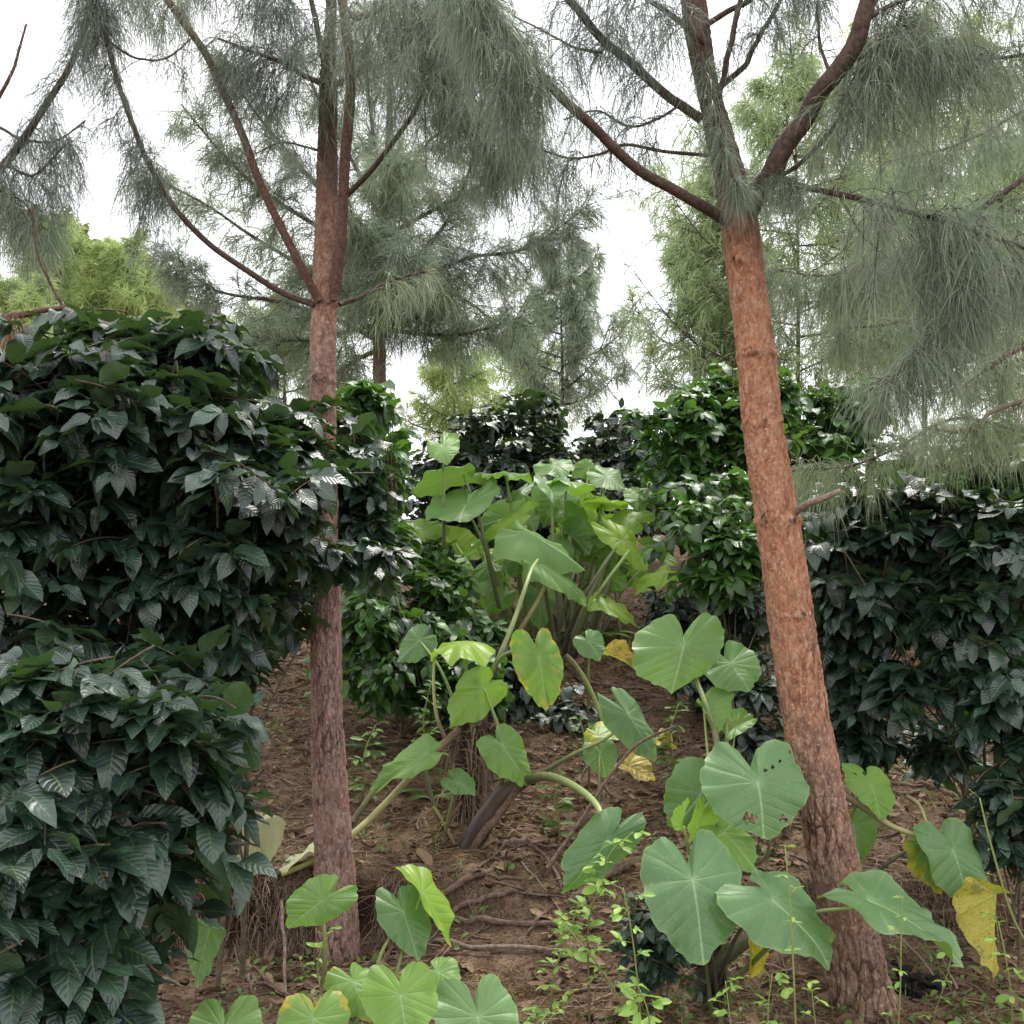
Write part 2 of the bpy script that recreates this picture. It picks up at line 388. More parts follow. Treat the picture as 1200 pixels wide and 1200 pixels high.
# ------------------------------------------------------------------ ground sheet
def ground():
    mb = MB()
    xs = np.concatenate([[-1500, -600, -250, -100, -50, -30], np.linspace(-20, -5, 31), np.linspace(-4.9, 5.2, 420), np.linspace(5.4, 20, 30), [30, 50, 100, 250, 600, 1500]])
    ys = np.concatenate([[-400, -100, -30, -10, -4], np.linspace(-2, 2.4, 20), np.linspace(2.5, 7, 260), np.linspace(7.03, 12, 170), np.linspace(12.1, 22, 60), [25, 30, 40, 60, 100, 200, 400, 800, 1500]])
    X, Y = np.meshgrid(xs, ys); Z = hz(X, Y)
    V = np.stack([X, Y, Z], -1); r, c = X.shape
    i = np.arange(r-1)[:, None]*c+np.arange(c-1)[None]
    mb.add(V, np.stack([i, i+1, i+c+1, i+c], -1).reshape(-1, 4))
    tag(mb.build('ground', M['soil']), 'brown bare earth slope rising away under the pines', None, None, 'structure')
ground()

# ------------------------------------------------------------------ needles and boughs
def needles(mb, P, D, L, W, droop, tint):
    n = len(P); L = L[:, None]; g = np.array([0, 0, -1.0])
    D = nrm(D); side = nrm(np.cross(D, nrm(rng.normal(size=(n, 3)))))
    ts = [0, .33, .7, 1.0]; ws = [.8, 1, .75, 0]; pv = []
    dr = droop[:, None]
    for t, w in zip(ts, ws):
        c = P+D*L*(t-.38*dr*t*t)+g*L*dr*.62*t*t
        if w > 0: pv += [c-side*(W*w/2)[:, None], c+side*(W*w/2)[:, None]]
        else: pv += [c]
    V = np.stack(pv, 1); b = (np.arange(n)*7)[:, None]
    Q = np.concatenate([b+[0, 1, 3, 2], b+[2, 3, 5, 4]]); T = b+[4, 5, 6]
    A = np.zeros((n, 7, 3)); A[:, :, 1] = [0, 0, .33, .33, .7, .7, 1]; A[:, :, 2] = tint[:, None]
    mb.add(V, Q, T, A)
def on_lines(P, cnt, t0=0.0):
    N, K, _ = P.shape
    k = rng.integers(0, N, cnt); t = t0+(1-t0)*rng.random(cnt); f = t*(K-1); i = np.minimum(f.astype(int), K-2); fr = (f-i)[:, None]
    a, b = P[k, i], P[k, i+1]
    return a*(1-fr)+b*fr, nrm(b-a), t
NK = .55
def bough(wood, nd, line, r0, r1, per=8, s0=.35, ntw=30, tl=(.15, .4), hang=.6, spread=1.0, nn=60, nl=.2, nw=.0021, ndroop=.9, sub=0, tw_r=.0022, ns=7, along=True):
    """one limb: tapered wood, side twigs, needles"""
    P = cr(line, per); K = len(P); t = np.linspace(0, 1, K)
    wob = min(.35*r0, .012)*np.stack([vn(t*9+line[0][0]*7, t*0+3, s=k) for k in (31, 32, 33)], -1)
    P = P+wob*np.sin(t*PI)[:, None]
    if wood is not None: tubes(wood, P, r0+(r1-r0)*t**.9, ns)
    if ntw <= 0: return P
    sl = P[None]
    a, tg, tt = on_lines(sl, ntw, s0)
    out = nrm(rng.normal(size=(ntw, 3))*spread+tg*.8+np.array([0, 0, -.15*hang]))
    L = rng.uniform(tl[0], tl[1], ntw)*(1.15-.5*tt)
    k = np.linspace(0, 1, 6)[None, :, None]
    Lr = L[:, None, None]
    TW = a[:, None]+out[:, None]*Lr*k*(1-.4*hang*k)+np.array([0, 0, -1.0])*Lr*hang*.75*k*k
    tubes(wood if wood is not None else nd, TW, tw_r*(1.15-.8*k[:, :, 0])*np.ones((ntw, 1)), 3, cap=False) if wood is not None else None
    allT = TW
    if sub:
        a2, tg2, t2 = on_lines(TW, ntw*sub, .25); n2 = len(a2)
        o2 = nrm(rng.normal(size=(n2, 3))*.7*spread+tg2*1.0+np.array([0, 0, -.2*hang])); L2 = rng.uniform(tl[0], tl[1], n2)*.55
        TW2 = a2[:, None]+o2[:, None]*L2[:, None, None]*k+np.array([0, 0, -1.0])*L2[:, None, None]*hang*.6*k*k
        tubes(wood, TW2, tw_r*.7*(1.1-.8*k[:, :, 0])*np.ones((n2, 1)), 3, cap=False)
        allT = np.concatenate([TW, TW2])
    cnt = int(len(allT)*nn*NK)
    a, tg, tt = on_lines(allT, cnt, .12)
    D = tg*.85+nrm(rng.normal(size=(cnt, 3)))*.95
    clump = .5+.5*vn(a[:, 0]*6, a[:, 1]*6, a[:, 2]*6, s=50)
    needles(nd, a, D, nl*rng.uniform(.7, 1.15, cnt), nw*rng.uniform(.7, 1.2, cnt), ndroop*rng.uniform(.6, 1.2, cnt), np.clip(.15+.6*clump+.25*rng.normal(size=cnt)*.6, 0, 1))
    return P

def bark_trunk(line, widths, d, mat, parent, org, ns=200, step=.005, amp=.007, cell=(34, 34, 7), name='trunk', knots=()):
    """high resolution pine trunk: plates and cracks are real relief"""
    P0 = pts(line, d); r0 = np.array(widths)*.90/2*np.array([(l[2] if len(l) > 2 else d) for l in line])/F
    P = cr(P0, 24); R = cr(np.stack([r0, r0*0, r0*0], -1), 24)[:, 0]
    seg = np.concatenate([[0], np.cumsum(np.linalg.norm(np.diff(P, axis=0), axis=1))]); n = int(seg[-1]/step)
    s = np.linspace(0, seg[-1], n); P = np.stack([np.interp(s, seg, P[:, k]) for k in range(3)], -1); R = np.interp(s, seg, R)
    T = nrm(np.gradient(P, axis=0)); A = nrm(np.cross(T, np.array([0, 1.0, 0]))); B = np.cross(T, A)
    th = np.linspace(0, 2*PI, ns, endpoint=False)
    dirv = np.cos(th)[None, :, None]*A[:, None]+np.sin(th)[None, :, None]*B[:, None]
    V = P[:, None]+R[:, None, None]*dirv
    hh = s/seg[-1]; HH = np.broadcast_to(hh[:, None], V.shape[:2])
    x, y, z = V[..., 0], V[..., 1], V[..., 2]
    wx = x+.012*vn(x*22, y*22, z*14, s=71); wy = y+.012*vn(x*22, y*22, z*14, s=72); wz = z+.03*vn(x*18, y*18, z*12, s=73)
    f1, f2, idv = worley(wx*cell[0], wy*cell[1], wz*cell[2], 5)
    crack = np.clip((f2-f1)/.30, 0, 1)**.8; crack = 1-(1-crack)*np.clip(.95-.6*np.clip((HH-.2)/.35, 0, 1)+.9*fbm(x*7, y*7, z*3, o=2, s=77), 0, 1)
    g1, g2, idw = worley(wx*75, wy*75, wz*34, 9); flake = np.clip((g2-g1)/.35, 0, 1)
    upper = np.clip((HH-.25)/.35, 0, 1)
    cr_ = crack*(1-upper*.65)+upper*.65
    disp = amp*(1-upper*.55)*(cr_-.6+.45*(idv-.5))+.0034*(flake-.5+idw*1.1)+.006*fbm(x*5, y*5, z*3, o=3, s=75)
    for (kx, ky, kr, ka) in knots:
        kp = at(kx, ky, (d if d else 5)-.10); kr = kr*1.3; ka = ka*1.5; dd = np.sqrt(((V-kp)**2*np.array([1, .5, 1.4])).sum(-1))
        disp = disp+ka*np.exp(-(dd/kr)**2)*(1+.5*vn(x*60, y*60, z*60, s=9))-ka*.5*np.exp(-(dd/(kr*.45))**2)
        cr_ = cr_-.45*np.exp(-((dd-kr*.9)/(kr*.25))**2)
        zr = z-kp[2]+.012*vn(x*20, y*20, s=41); rg = np.exp(-(zr/.02)**2)*np.clip(.5+vn(x*30, y*30, z*30, s=42), 0, 1.2)
        disp = disp+ka*.75*rg; cr_ = cr_-.5*rg*np.clip(vn(x*45, y*45, z*60, s=43)+.4, 0, 1)
    V = V+dirv*disp[..., None]
    i = np.arange(n-1)[:, None]*ns; j = np.arange(ns)[None]; j2 = (j+1) % ns
    mb = MB(); E = np.stack([np.clip(cr_*(.35+.65*flake), 0, 1), idv, HH], -1)
    A_ = np.stack([np.broadcast_to(th/(2*PI), HH.shape), HH, idw], -1)
    mb.add(V, np.stack([i+j, i+j2, i+ns+j2, i+ns+j], -1).reshape(-1, 4), None, A_, E)
    return mb.build(name, mat, parent, org)

def limb(tree, org, line, w0, w1, d=None, wood='limb', needle='n_near', label=None, **kw):
    wd, nd = MB(), MB()
    L = pts(line, d); dd = (line[0][2] if len(line[0]) > 2 else d); de = (line[-1][2] if len(line[-1]) > 2 else d)
    bough(wd, nd, L, w0/2*dd/F, w1/2*de/F, **kw)
    b = wd.build('branch', M[wood], tree, org)
    if label: b['label'] = label
    if nd.n: nd.build('needles', M[needle], b, org)
    return b

# ---- left front pine
base = gz(at(395, 1118, 5.0)); LP = empty('pine_tree', base)
tag(LP, 'left foreground pine, straight pinkish brown scaly trunk with a second slim stem beside it', 'pine tree')
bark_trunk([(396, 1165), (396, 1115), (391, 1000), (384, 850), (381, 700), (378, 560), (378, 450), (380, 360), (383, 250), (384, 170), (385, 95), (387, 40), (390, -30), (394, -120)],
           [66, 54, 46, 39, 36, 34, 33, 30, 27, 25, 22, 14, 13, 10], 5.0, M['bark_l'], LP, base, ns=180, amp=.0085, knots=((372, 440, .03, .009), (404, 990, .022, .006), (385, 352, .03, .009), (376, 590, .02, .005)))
H = dict(hang=.85, nl=.19, ndroop=.95, nn=70, spread=1.25)
limb(LP, base, [(392, 352, 4.96), (400, 280, 4.9), (405, 175, 4.87), (409, 90, 4.85), (401, 0, 4.85), (398, -60, 4.85)], 14, 12, wood='limb_red', ntw=0, label='slim reddish second stem rising beside the trunk')
limb(LP, base, [(374, 352, 4.93), (352, 310, 4.85), (328, 262, 4.8), (305, 215, 4.75), (285, 165, 4.7), (262, 110, 4.65), (240, 62, 4.6), (205, 12, 4.55), (175, -30, 4.5)], 11, 9, wood='limb_red', s0=.86, ntw=16, tl=(.2, .35), **H)
limb(LP, base, [(368, 357, 4.95), (330, 342, 4.95), (290, 317, 4.9), (245, 285, 4.85), (205, 245, 4.8), (180, 205, 4.8), (160, 160, 4.8), (136, 90, 4.8), (116, 10, 4.8), (105, -40, 4.8)], 8, 6, s0=.47, ntw=95, needle='n_dark', tl=(.1, .27), sub=1, **{**H, 'nn': 36})
limb(LP, base, [(126, 48, 4.8), (160, 68, 4.8), (195, 68, 4.8), (228, 42, 4.8)], 3.5, 2, needle='n_dark', s0=.35, ntw=12, tl=(.15, .36), **{**H, 'nn': 45})
limb(LP, base, [(112, -30, 4.8), (160, -28, 4.8), (230, -25, 4.8), (300, -18, 4.8), (345, 5, 4.8)], 6, 4, needle='n_dark', s0=0, ntw=85, tl=(.12, .3), sub=1, **{**H, 'nn': 40})
limb(LP, base, [(384, 100, 4.95), (360, 90, 4.85), (335, 76, 4.75), (300, 62, 4.65), (255, 45, 4.6)], 8, 3, s0=.25, ntw=50, tl=(.2, .42), needle='n_dark', sub=1, **{**H, 'nn': 45})
limb(LP, base, [(384, 92, 5), (375, 50, 4.95), (364, 0, 4.9), (352, -60, 4.9)], 8, 6, s0=.1, ntw=16, needle='n_dark', tl=(.2, .4), **H)
limb(LP, base, [(389, 100, 5), (410, 92, 5.1), (425, 78, 5.2), (432, 40, 5.2), (440, 0, 5.2)], 9, 5, s0=.4, ntw=26, needle='n_dark', tl=(.2, .45), sub=1, **{**H, 'nn': 45})
limb(LP, base, [(403, 14, 4.85), (425, 20, 4.8), (455, 8, 4.75), (490, -10, 4.7), (540, -25, 4.6)], 9, 6, wood='limb_red', s0=.15, ntw=95, tl=(.25, .55), sub=2, **{**H, 'nn': 42})
limb(LP, base, [(403, 232, 4.9), (430, 205, 4.8), (460, 168, 4.7), (484, 132, 4.6), (494, 108, 4.55), (497, 70, 4.5), (510, 20, 4.5)], 7.5, 4, s0=.72, ntw=40, tl=(.2, .4), sub=1, **{**H, 'nn': 45})
limb(LP, base, [(398, 357, 5), (430, 345, 5.1), (458, 328, 5.2), (500, 318, 5.3)], 6, 2.5, s0=.45, ntw=14, tl=(.1, .25), needle='n_pale', **{**H, 'nn': 45})
limb(LP, base, [(540, -30, 4.6), (560, 30, 4.6), (575, 90, 4.65), (600, 140, 4.7), (612, 170, 4.7)], 5, 2, s0=0, ntw=75, tl=(.2, .42), sub=2, **{**H, 'nn': 42})
limb(LP, base, [(497, 100, 4.6), (520, 120, 4.6), (545, 150, 4.65), (570, 175, 4.7)], 3.5, 1.5, s0=0, ntw=34, tl=(.15, .34), sub=1, **{**H, 'nn': 45})
limb(LP, base, [(384, 180, 5), (350, 170, 5.1), (325, 168, 5.2), (300, 180, 5.3)], 3.5, 1.5, s0=.2, ntw=14, tl=(.1, .25), needle='n_dark', **{**H, 'nn': 40})

# ---- right front pine
base = gz(at(1018, 1195, 4.35)); RP = empty('pine_tree', base)
tag(RP, 'right foreground pine with a leaning orange brown trunk that forks high up', 'pine tree')
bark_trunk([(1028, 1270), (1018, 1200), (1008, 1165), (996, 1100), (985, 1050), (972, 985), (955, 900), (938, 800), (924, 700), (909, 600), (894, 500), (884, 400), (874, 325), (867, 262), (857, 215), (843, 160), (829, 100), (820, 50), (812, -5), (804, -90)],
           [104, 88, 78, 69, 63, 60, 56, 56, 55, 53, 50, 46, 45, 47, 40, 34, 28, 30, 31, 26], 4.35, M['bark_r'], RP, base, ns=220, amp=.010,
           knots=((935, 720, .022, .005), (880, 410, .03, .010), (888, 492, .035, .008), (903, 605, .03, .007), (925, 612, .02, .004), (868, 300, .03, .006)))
limb(RP, base, [(868, 262, 4.33), (888, 228, 4.28), (905, 200, 4.2), (928, 163, 4.15), (950, 130, 4.1), (975, 92, 4.0), (997, 58, 3.95), (1014, 15, 3.9), (1030, -40, 3.85)], 27, 20, wood='limb', ntw=0, ns=14)
limb(RP, base, [(850, 258, 4.3), (820, 240, 4.2), (790, 222, 4.15), (750, 200, 4.1), (715, 170, 4.05), (680, 135, 4.0), (643, 97, 3.95), (610, 60, 3.95), (570, 10, 3.9), (540, -40, 3.9)], 14, 10, s0=.68, ntw=75, tl=(.15, .36), sub=2, ns=10, **{**H, 'nn': 42})
limb(RP, base, [(822, 140, 4.38), (800, 125, 4.35), (775, 106, 4.3), (745, 80, 4.25), (715, 54, 4.2), (690, 28, 4.15), (655, -15, 4.1)], 12, 10, s0=.3, ntw=44, tl=(.15, .3), needle='n_dark', ns=10, **{**H, 'nn': 36})
limb(RP, base, [(830, 182, 4.35), (780, 178, 4.3), (735, 170, 4.3), (700, 182, 4.3), (665, 185, 4.35), (625, 172, 4.4)], 5, 2.5, s0=.15, ntw=30, tl=(.1, .24), needle='n_dark', **{**H, 'nn': 34})
limb(RP, base, [(705, 62, 4.2), (672, 55, 4.3), (640, 38, 4.4), (600, 18, 4.5)], 4, 2, s0=.1, ntw=26, tl=(.2, .36), needle='n_dark', **{**H, 'nn': 36})
limb(RP, base, [(800, 120, 4.35), (770, 140, 4.4), (735, 148, 4.45), (700, 130, 4.5), (660, 140, 4.55)], 4, 2, s0=.1, ntw=28, tl=(.12, .28), needle='n_dark', **{**H, 'nn': 34})
limb(RP, base, [(838, 140, 4.3), (846, 100, 4.25), (856, 55, 4.2), (868, 0, 4.2), (870, -40, 4.2)], 8, 6, s0=.1, ntw=14, tl=(.12, .3), needle='n_dark', **{**H, 'nn': 36})
limb(RP, base, [(846, 100, 4.35), (872, 78, 4.3), (888, 48, 4.25), (905, 18, 4.2), (925, -20, 4.2)], 8, 5, s0=.45, ntw=14, tl=(.12, .25), needle='n_dark', **{**H, 'nn': 32})
limb(RP, base, [(826, 50, 4.3), (790, 20, 4.2), (740, -10, 4.1), (690, -30, 4.1)], 8, 5, s0=.2, ntw=50, tl=(.2, .34), needle='n_dark', sub=1, **{**H, 'nn': 30})
limb(RP, base, [(826, 30, 4.3), (870, 5, 4.2), (920, -15, 4.1), (980, -25, 4.0)], 8, 5, s0=.3, ntw=40, tl=(.12, .26), needle='n_dark', **{**H, 'nn': 34})
for (ln, n_) in (([(822, 60, 4.3), (828, 88, 4.16), (838, 120, 4.12), (848, 160, 4.1)], 12), ([(838, 145, 4.3), (845, 170, 4.12), (856, 200, 4.1), (866, 222, 4.1)], 24), ([(880, 220, 4.3), (905, 210, 4.18), (928, 214, 4.15), (940, 230, 4.15)], 26)):
    limb(RP, base, ln, 4, 2, s0=0, ntw=n_, tl=(.04, .12), needle='n_near', **{**H, 'nn': 55, 'nl': .16})
limb(RP, base, [(900, 212, 4.25), (920, 203, 4.2), (945, 186, 4.15), (975, 152, 4.1), (1000, 120, 4.05), (1020, 90, 4.0), (1045, 45, 4.0), (1065, -10, 3.95)], 6, 4, s0=.4, ntw=55, tl=(.15, .36), sub=1, **{**H, 'nn': 42})
limb(RP, base, [(915, 210, 4.25), (945, 220, 4.2), (1000, 232, 4.1), (1062, 247, 4.05), (1120, 264, 4.0), (1175, 282, 4.0), (1240, 305, 4.0)], 9, 4, s0=.3, ntw=95, tl=(.18, .42), sub=1, **{**H, 'nn': 44})
limb(RP, base, [(1108, 270, 4.0), (1122, 310, 4.0), (1124, 345, 4.0), (1105, 385, 3.95), (1067, 424, 3.95), (1035, 452, 3.95)], 4, 2, s0=.05, ntw=75, tl=(.1, .24), sub=1, **{**H, 'nn': 42})
limb(RP, base, [(985, 78, 3.98), (1030, 60, 4.0), (1090, 62, 4.1), (1150, 70, 4.2), (1230, 60, 4.3)], 6, 4, s0=.15, ntw=85, tl=(.2, .42), sub=1, **{**H, 'nn': 42})
limb(RP, base, [(1010, 25, 3.9), (1060, 0, 4.0), (1130, -20, 4.1), (1230, -20, 4.2)], 6, 4, s0=.1, ntw=75, tl=(.2, .4), sub=1, **{**H, 'nn': 42})
limb(RP, base, [(975, 92, 4.0), (962, 55, 4.05), (958, 10, 4.1), (965, -30, 4.1)], 5, 3, s0=.2, ntw=14, tl=(.1, .2), needle='n_dark', **{**H, 'nn': 34})
limb(RP, base, [(928, 603, 4.3), (945, 592, 4.22), (968, 582, 4.15), (985, 575, 4.12)], 10, 6, wood='palewood', ntw=0, label='short bare broken branch stub on the leaning trunk')

# ---- pine just outside the right edge, its boughs reach in
base = gz(at(1420, 900, 5.2)); EP = empty('pine_tree', base)
tag(EP, 'pine beyond the right edge whose pale drooping boughs reach in over the coffee', 'pine tree')
bark_trunk([(1425, 1000), (1410, 700), (1395, 400), (1385, 200), (1375, -50)], [60, 50, 42, 34, 26], 5.2, M['bark_r'], EP, base, ns=60, step=.02)
E1 = dict(hang=.7, nl=.19, ndroop=.9, spread=1.2)
limb(EP, base, [(1390, 120, 5.2), (1270, 150, 5), (1200, 210, 4.9), (1130, 257, 4.9), (1085, 288, 4.9), (1045, 302, 4.9), (1000, 317, 4.95), (960, 323, 5), (905, 316, 5)], 9, 2, s0=.25, ntw=120, tl=(.1, .3), needle='n_mid', sub=1, nn=36, per=6, **E1)
limb(EP, base, [(990, 240, 4.9), (1008, 272, 4.9), (1028, 292, 4.9), (1045, 303, 4.9)], 3, 3, needle='n_pale', s0=0, ntw=8, tl=(.1, .2), nn=40, **E1)
limb(EP, base, [(1395, 300, 5.2), (1270, 365, 4.8), (1200, 405, 4.7), (1160, 430, 4.7), (1132, 450, 4.7)], 7, 3, wood='limb_red', needle='n_mid', s0=.5, ntw=34, tl=(.1, .28), nn=44, **E1)
limb(EP, base, [(1395, 380, 5.2), (1270, 445, 4.7), (1210, 464, 4.6), (1165, 482, 4.6), (1130, 505, 4.6), (1080, 500, 4.6)], 8, 3, wood='palewood', needle='n_pale', s0=.4, ntw=50, tl=(.1, .26), nn=44, **E1)
limb(EP, base, [(1395, 420, 5.2), (1280, 500, 4.8), (1200, 505, 4.8), (1120, 490, 4.8), (1060, 520, 4.8), (1000, 545, 4.8), (940, 550, 4.8)], 6, 2, needle='n_pale', s0=.3, ntw=60, tl=(.08, .22), nn=46, **E1)
limb(EP, base, [(1395, 150, 5.3), (1290, 250, 5.2), (1200, 330, 5.2), (1130, 360, 5.2), (1040, 380, 5.2), (980, 385, 5.2)], 6, 2, needle='n_mid', s0=.3, ntw=100, tl=(.12, .3), sub=1, nn=30, **E1)
limb(EP, base, [(1380, 20, 5.3), (1290, 80, 5.2), (1200, 130, 5.1), (1120, 170, 5.1), (1040, 190, 5.1)], 6, 2, needle='n_mid', s0=.3, ntw=85, tl=(.12, .32), sub=1, nn=30, **E1)

# ---- pine outside the left edge
base = gz(at(-200, 900, 5.6)); WP = empty('pine_tree', base)
tag(WP, 'pine beyond the left edge, thin limbs and dark weeping needles against the sky', 'pine tree')
bark_trunk([(-205, 1000), (-200, 700), (-195, 300), (-190, 0)], [52, 44, 36, 28], 5.6, M['bark_l'], WP, base, ns=60, step=.02)
limb(WP, base, [(-190, 400, 5.6), (-90, 300, 5.3), (0, 198, 5.1), (35, 152, 5.05), (72, 92, 5.0), (98, 38, 5.0), (112, -20, 5.0)], 12, 5, needle='n_dark', s0=.4, ntw=55, tl=(.12, .28), sub=1, **{**H, 'nn': 30})
limb(WP, base, [(-190, 300, 5.6), (-60, 210, 5.3), (0, 112, 5.1), (18, 72, 5.1), (31, 28, 5.1)], 7, 2.5, wood='limb_red', needle='n_dark', s0=.6, ntw=8, tl=(.04, .12), **{**H, 'nn': 8})
limb(WP, base, [(-60, 130, 5.2), (0, 150, 5.1), (22, 162, 5.1), (62, 166, 5.1), (100, 142, 5.1)], 5, 2, needle='n_dark', s0=.4, ntw=24, tl=(.08, .22), **{**H, 'nn': 34})
limb(WP, base, [(-190, 330, 5.6), (-60, 200, 5.1), (0, 192, 5.0), (40, 205, 5.0), (78, 168, 5.0)], 6, 2, needle='n_dark', s0=.4, ntw=44, tl=(.15, .36), sub=1, **{**H, 'nn': 36})
limb(WP, base, [(-190, 360, 5.6), (-60, 225, 5.0), (-10, 220, 4.95), (30, 240, 4.9), (45, 275, 4.9)], 6, 2, needle='n_near', s0=.35, ntw=52, tl=(.15, .34), sub=1, **{**H, 'nn': 42})
limb(WP, base, [(-190, 380, 5.6), (-60, 378, 4.8), (0, 372, 4.6), (40, 366, 4.6), (80, 360, 4.6)], 9, 6, wood='limb_red', ntw=0, label='bare snapped horizontal branch')
limb(WP, base, [(82, 374, 4.6), (66, 345, 4.6), (52, 318, 4.6), (42, 285, 4.6), (38, 240, 4.6)], 4.5, 2.5, ntw=0)
limb(WP, base, [(-60, 380, 4.5), (0, 376, 4.45), (22, 380, 4.4)], 3, 2, needle='n_dead', s0=.5, ntw=14, tl=(.05, .14), nn=50, hang=1, nl=.2, ndroop=1.3, label='tuft of dead tan needles')

# ---- pine standing up the slope behind the left one
base = gz(at(452, 715, 10.1)); MP = empty('pine_tree', base)
tag(MP, 'pine up the slope just right of the straight front trunk, broad crown of upswept brushes', 'pine tree')
bark_trunk([(454, 760), (453, 715), (448, 600), (445, 500), (445, 380), (448, 280), (455, 180), (458, 60)], [24, 21, 18, 16, 15, 12, 9, 5], 10.1, M['bark_l'], MP, base, ns=80, step=.012)
Bk = dict(hang=.25, nl=.22, ndroop=.5, nw=.0050, tw_r=.004)
mp = [([(446, 300), (440, 290), (430, 270), (410, 250)], 60), ([(446, 340), (452, 335), (470, 320), (478, 300)], 60), ([(447, 250), (450, 235), (455, 215), (470, 190)], 50), ([(446, 370), (440, 365), (425, 358), (405, 345)], 40), ([(445, 400), (390, 372), (320, 352), (250, 340), (205, 300)], 60), ([(445, 360), (390, 330), (310, 285), (240, 240), (165, 200)], 60),
      ([(446, 320), (380, 270), (310, 225), (260, 180), (212, 122)], 60), ([(447, 300), (400, 250), (340, 180), (290, 120), (265, 70)], 50),
      ([(448, 260), (420, 200), (380, 130), (350, 60)], 44), ([(446, 380), (400, 390), (350, 400), (300, 395)], 40), ([(446, 410), (420, 420), (390, 440), (360, 430)], 26),
      ([(448, 250), (470, 210), (500, 170), (540, 130)], 40), ([(447, 320), (490, 300), (520, 265), (545, 215), (560, 150)], 46),
      ([(446, 350), (500, 320), (560, 300), (620, 290), (690, 240)], 80), ([(446, 385), (510, 392), (560, 388), (610, 372)], 36), ([(447, 330), (500, 330), (550, 355), (590, 390)], 30),
      ([(450, 230), (440, 170), (430, 90), (425, 20)], 40), ([(446, 340), (470, 330), (500, 350), (530, 370)], 30), ([(447, 300), (420, 300), (390, 320), (340, 330)], 34),
      ([(448, 280), (500, 250), (550, 225), (600, 200)], 36), ([(446, 370), (470, 380), (490, 370), (520, 340)], 26)]
for i, (ln, n_) in enumerate(mp):
    dep = 10.1; k = len(ln); dv = (-.9, .5, -.4, .9, 0, .6, -.6)[i % 7] if i > 3 else -1.3
    L3 = [(p[0], p[1], dep+dv*j/(k-1)) for j, p in enumerate(ln)]
    limb(MP, base, L3, 7, 2, needle=('n_mid', 'n_near', 'n_mid')[i % 3], s0=.16, ntw=int(n_*1.5), tl=(.2, .5), spread=.8, sub=2, nn=34, **Bk)

# ---- random pines in the background
def back_pine(px, ptop, pbot, d, rpx, label, needle='n_back', nb=20, ntw=26, hang=.5, ndroop=.7, nw=.007, w=12, group=None, up=.35, taper=1.0, nn=24):
    b = gz(at(px, 600, d)); t = empty('pine_tree', b); tag(t, label, 'pine tree', group)
    top = at(px, ptop, d); mb = MB(); K = 14
    P = cr(np.array([b-[0, 0, .2], b*.5+top*.5+[.05, 0, 0], top]), 7); tubes(mb, P, np.linspace(w/2*d/F*.9, .008, len(P)), 10)
    tr = mb.build('trunk', M['limb'], t, b)
    z0 = at(px, pbot, d)[2]; H_ = top[2]-z0; R = rpx*d/F
    for i in range(nb):
        f = (i+.5)/nb; a = i*2.4+rng.random()*1.4; L = R*((1-f)**.5*.85+.2)*rng.uniform(.6, 1.2) if taper else R*rng.uniform(.7, 1.1)
        z = z0+H_*f*.97; o = np.array([np.interp(z, P[:, 2], P[:, 0]), np.interp(z, P[:, 2], P[:, 1]), z])
        dr = np.array([math.cos(a), math.sin(a)*.8, 0])
        ln = np.array([o, o+dr*L*.35+[0, 0, up*L*.1], o+dr*L*.7+[0, 0, up*L*.3], o+dr*L+[0, 0, up*L*.7]])
        wd, nd = MB(), MB()
        bough(wd, nd, ln, .014*d/12, .005, per=4, s0=.08, ntw=int(ntw*1.35), tl=(L*.2, L*.5), hang=hang, spread=.9, nn=nn, nl=.24, nw=nw, ndroop=ndroop, sub=1, tw_r=.005, ns=5)
        br = wd.build('branch', M['limb'], t, b); nd.build('needles', M[needle], br, b)
    return t
back_pine(655, 290, 480, 14.5, 88, 'small pine with weeping grey green boughs in the middle of the sky gap', 'n_hazy', 20, 24, .35, .75, .009, 7, up=1.1, nn=27)
back_pine(832, 200, 480, 13.5, 92, 'airy green pine directly left of the leaning orange trunk', 'n_back', 30, 30, .3, .5, .010, 8, up=1.0, nn=24)
back_pine(930, 60, 470, 12.5, 185, 'tall bright green pine directly right of the leaning orange trunk', 'n_back', 30, 32, .4, .6, .009, 8, up=.8, nn=21)
back_pine(1080, 30, 470, 14.5, 190, 'yellow green pine behind the drooping boughs at upper right', 'n_young', 34, 36, .3, .6, .012, 8, up=.8, nn=22)
back_pine(1215, 130, 500, 12, 170, 'light green pine at the right edge behind the drooping boughs', 'n_back', 26, 30, .3, .6, .010, 8, up=.6, nn=22)
back_pine(1016, 320, 430, 15, 80, 'slender pine with a bare tan trunk over the right coffee bushes', 'n_back', 14, 22, .3, .6, .010, 16, up=.5)
back_pine(60, 262, 400, 17, 62, 'yellow green young pine left of the olive tree', 'n_young', 20, 24, .15, .3, .011, 8, up=.8)
back_pine(140, 288, 400, 17, 68, 'yellow green young pine in front of the olive tree', 'n_young', 20, 24, .15, .3, .011, 8, up=.8)
back_pine(530, 410, 520, 19, 80, 'hazy young pine just right of the pine up the slope', 'n_young', 16, 20, .2, .4, .013, 8, up=.6)
back_pine(610, 400, 520, 21, 75, 'hazy young pine behind the dark round coffee bush', 'n_young', 14, 20, .2, .4, .013, 8, up=.6)
back_pine(330, 350, 480, 16, 80, 'grey green young pine showing left of the straight front trunk', 'n_back', 16, 22, .3, .5, .01, 8, up=.5)
back_pine(30, 330, 430, 15, 60, 'yellow green young pine at the left edge', 'n_young', 14, 20, .2, .4, .01, 8, up=.6)

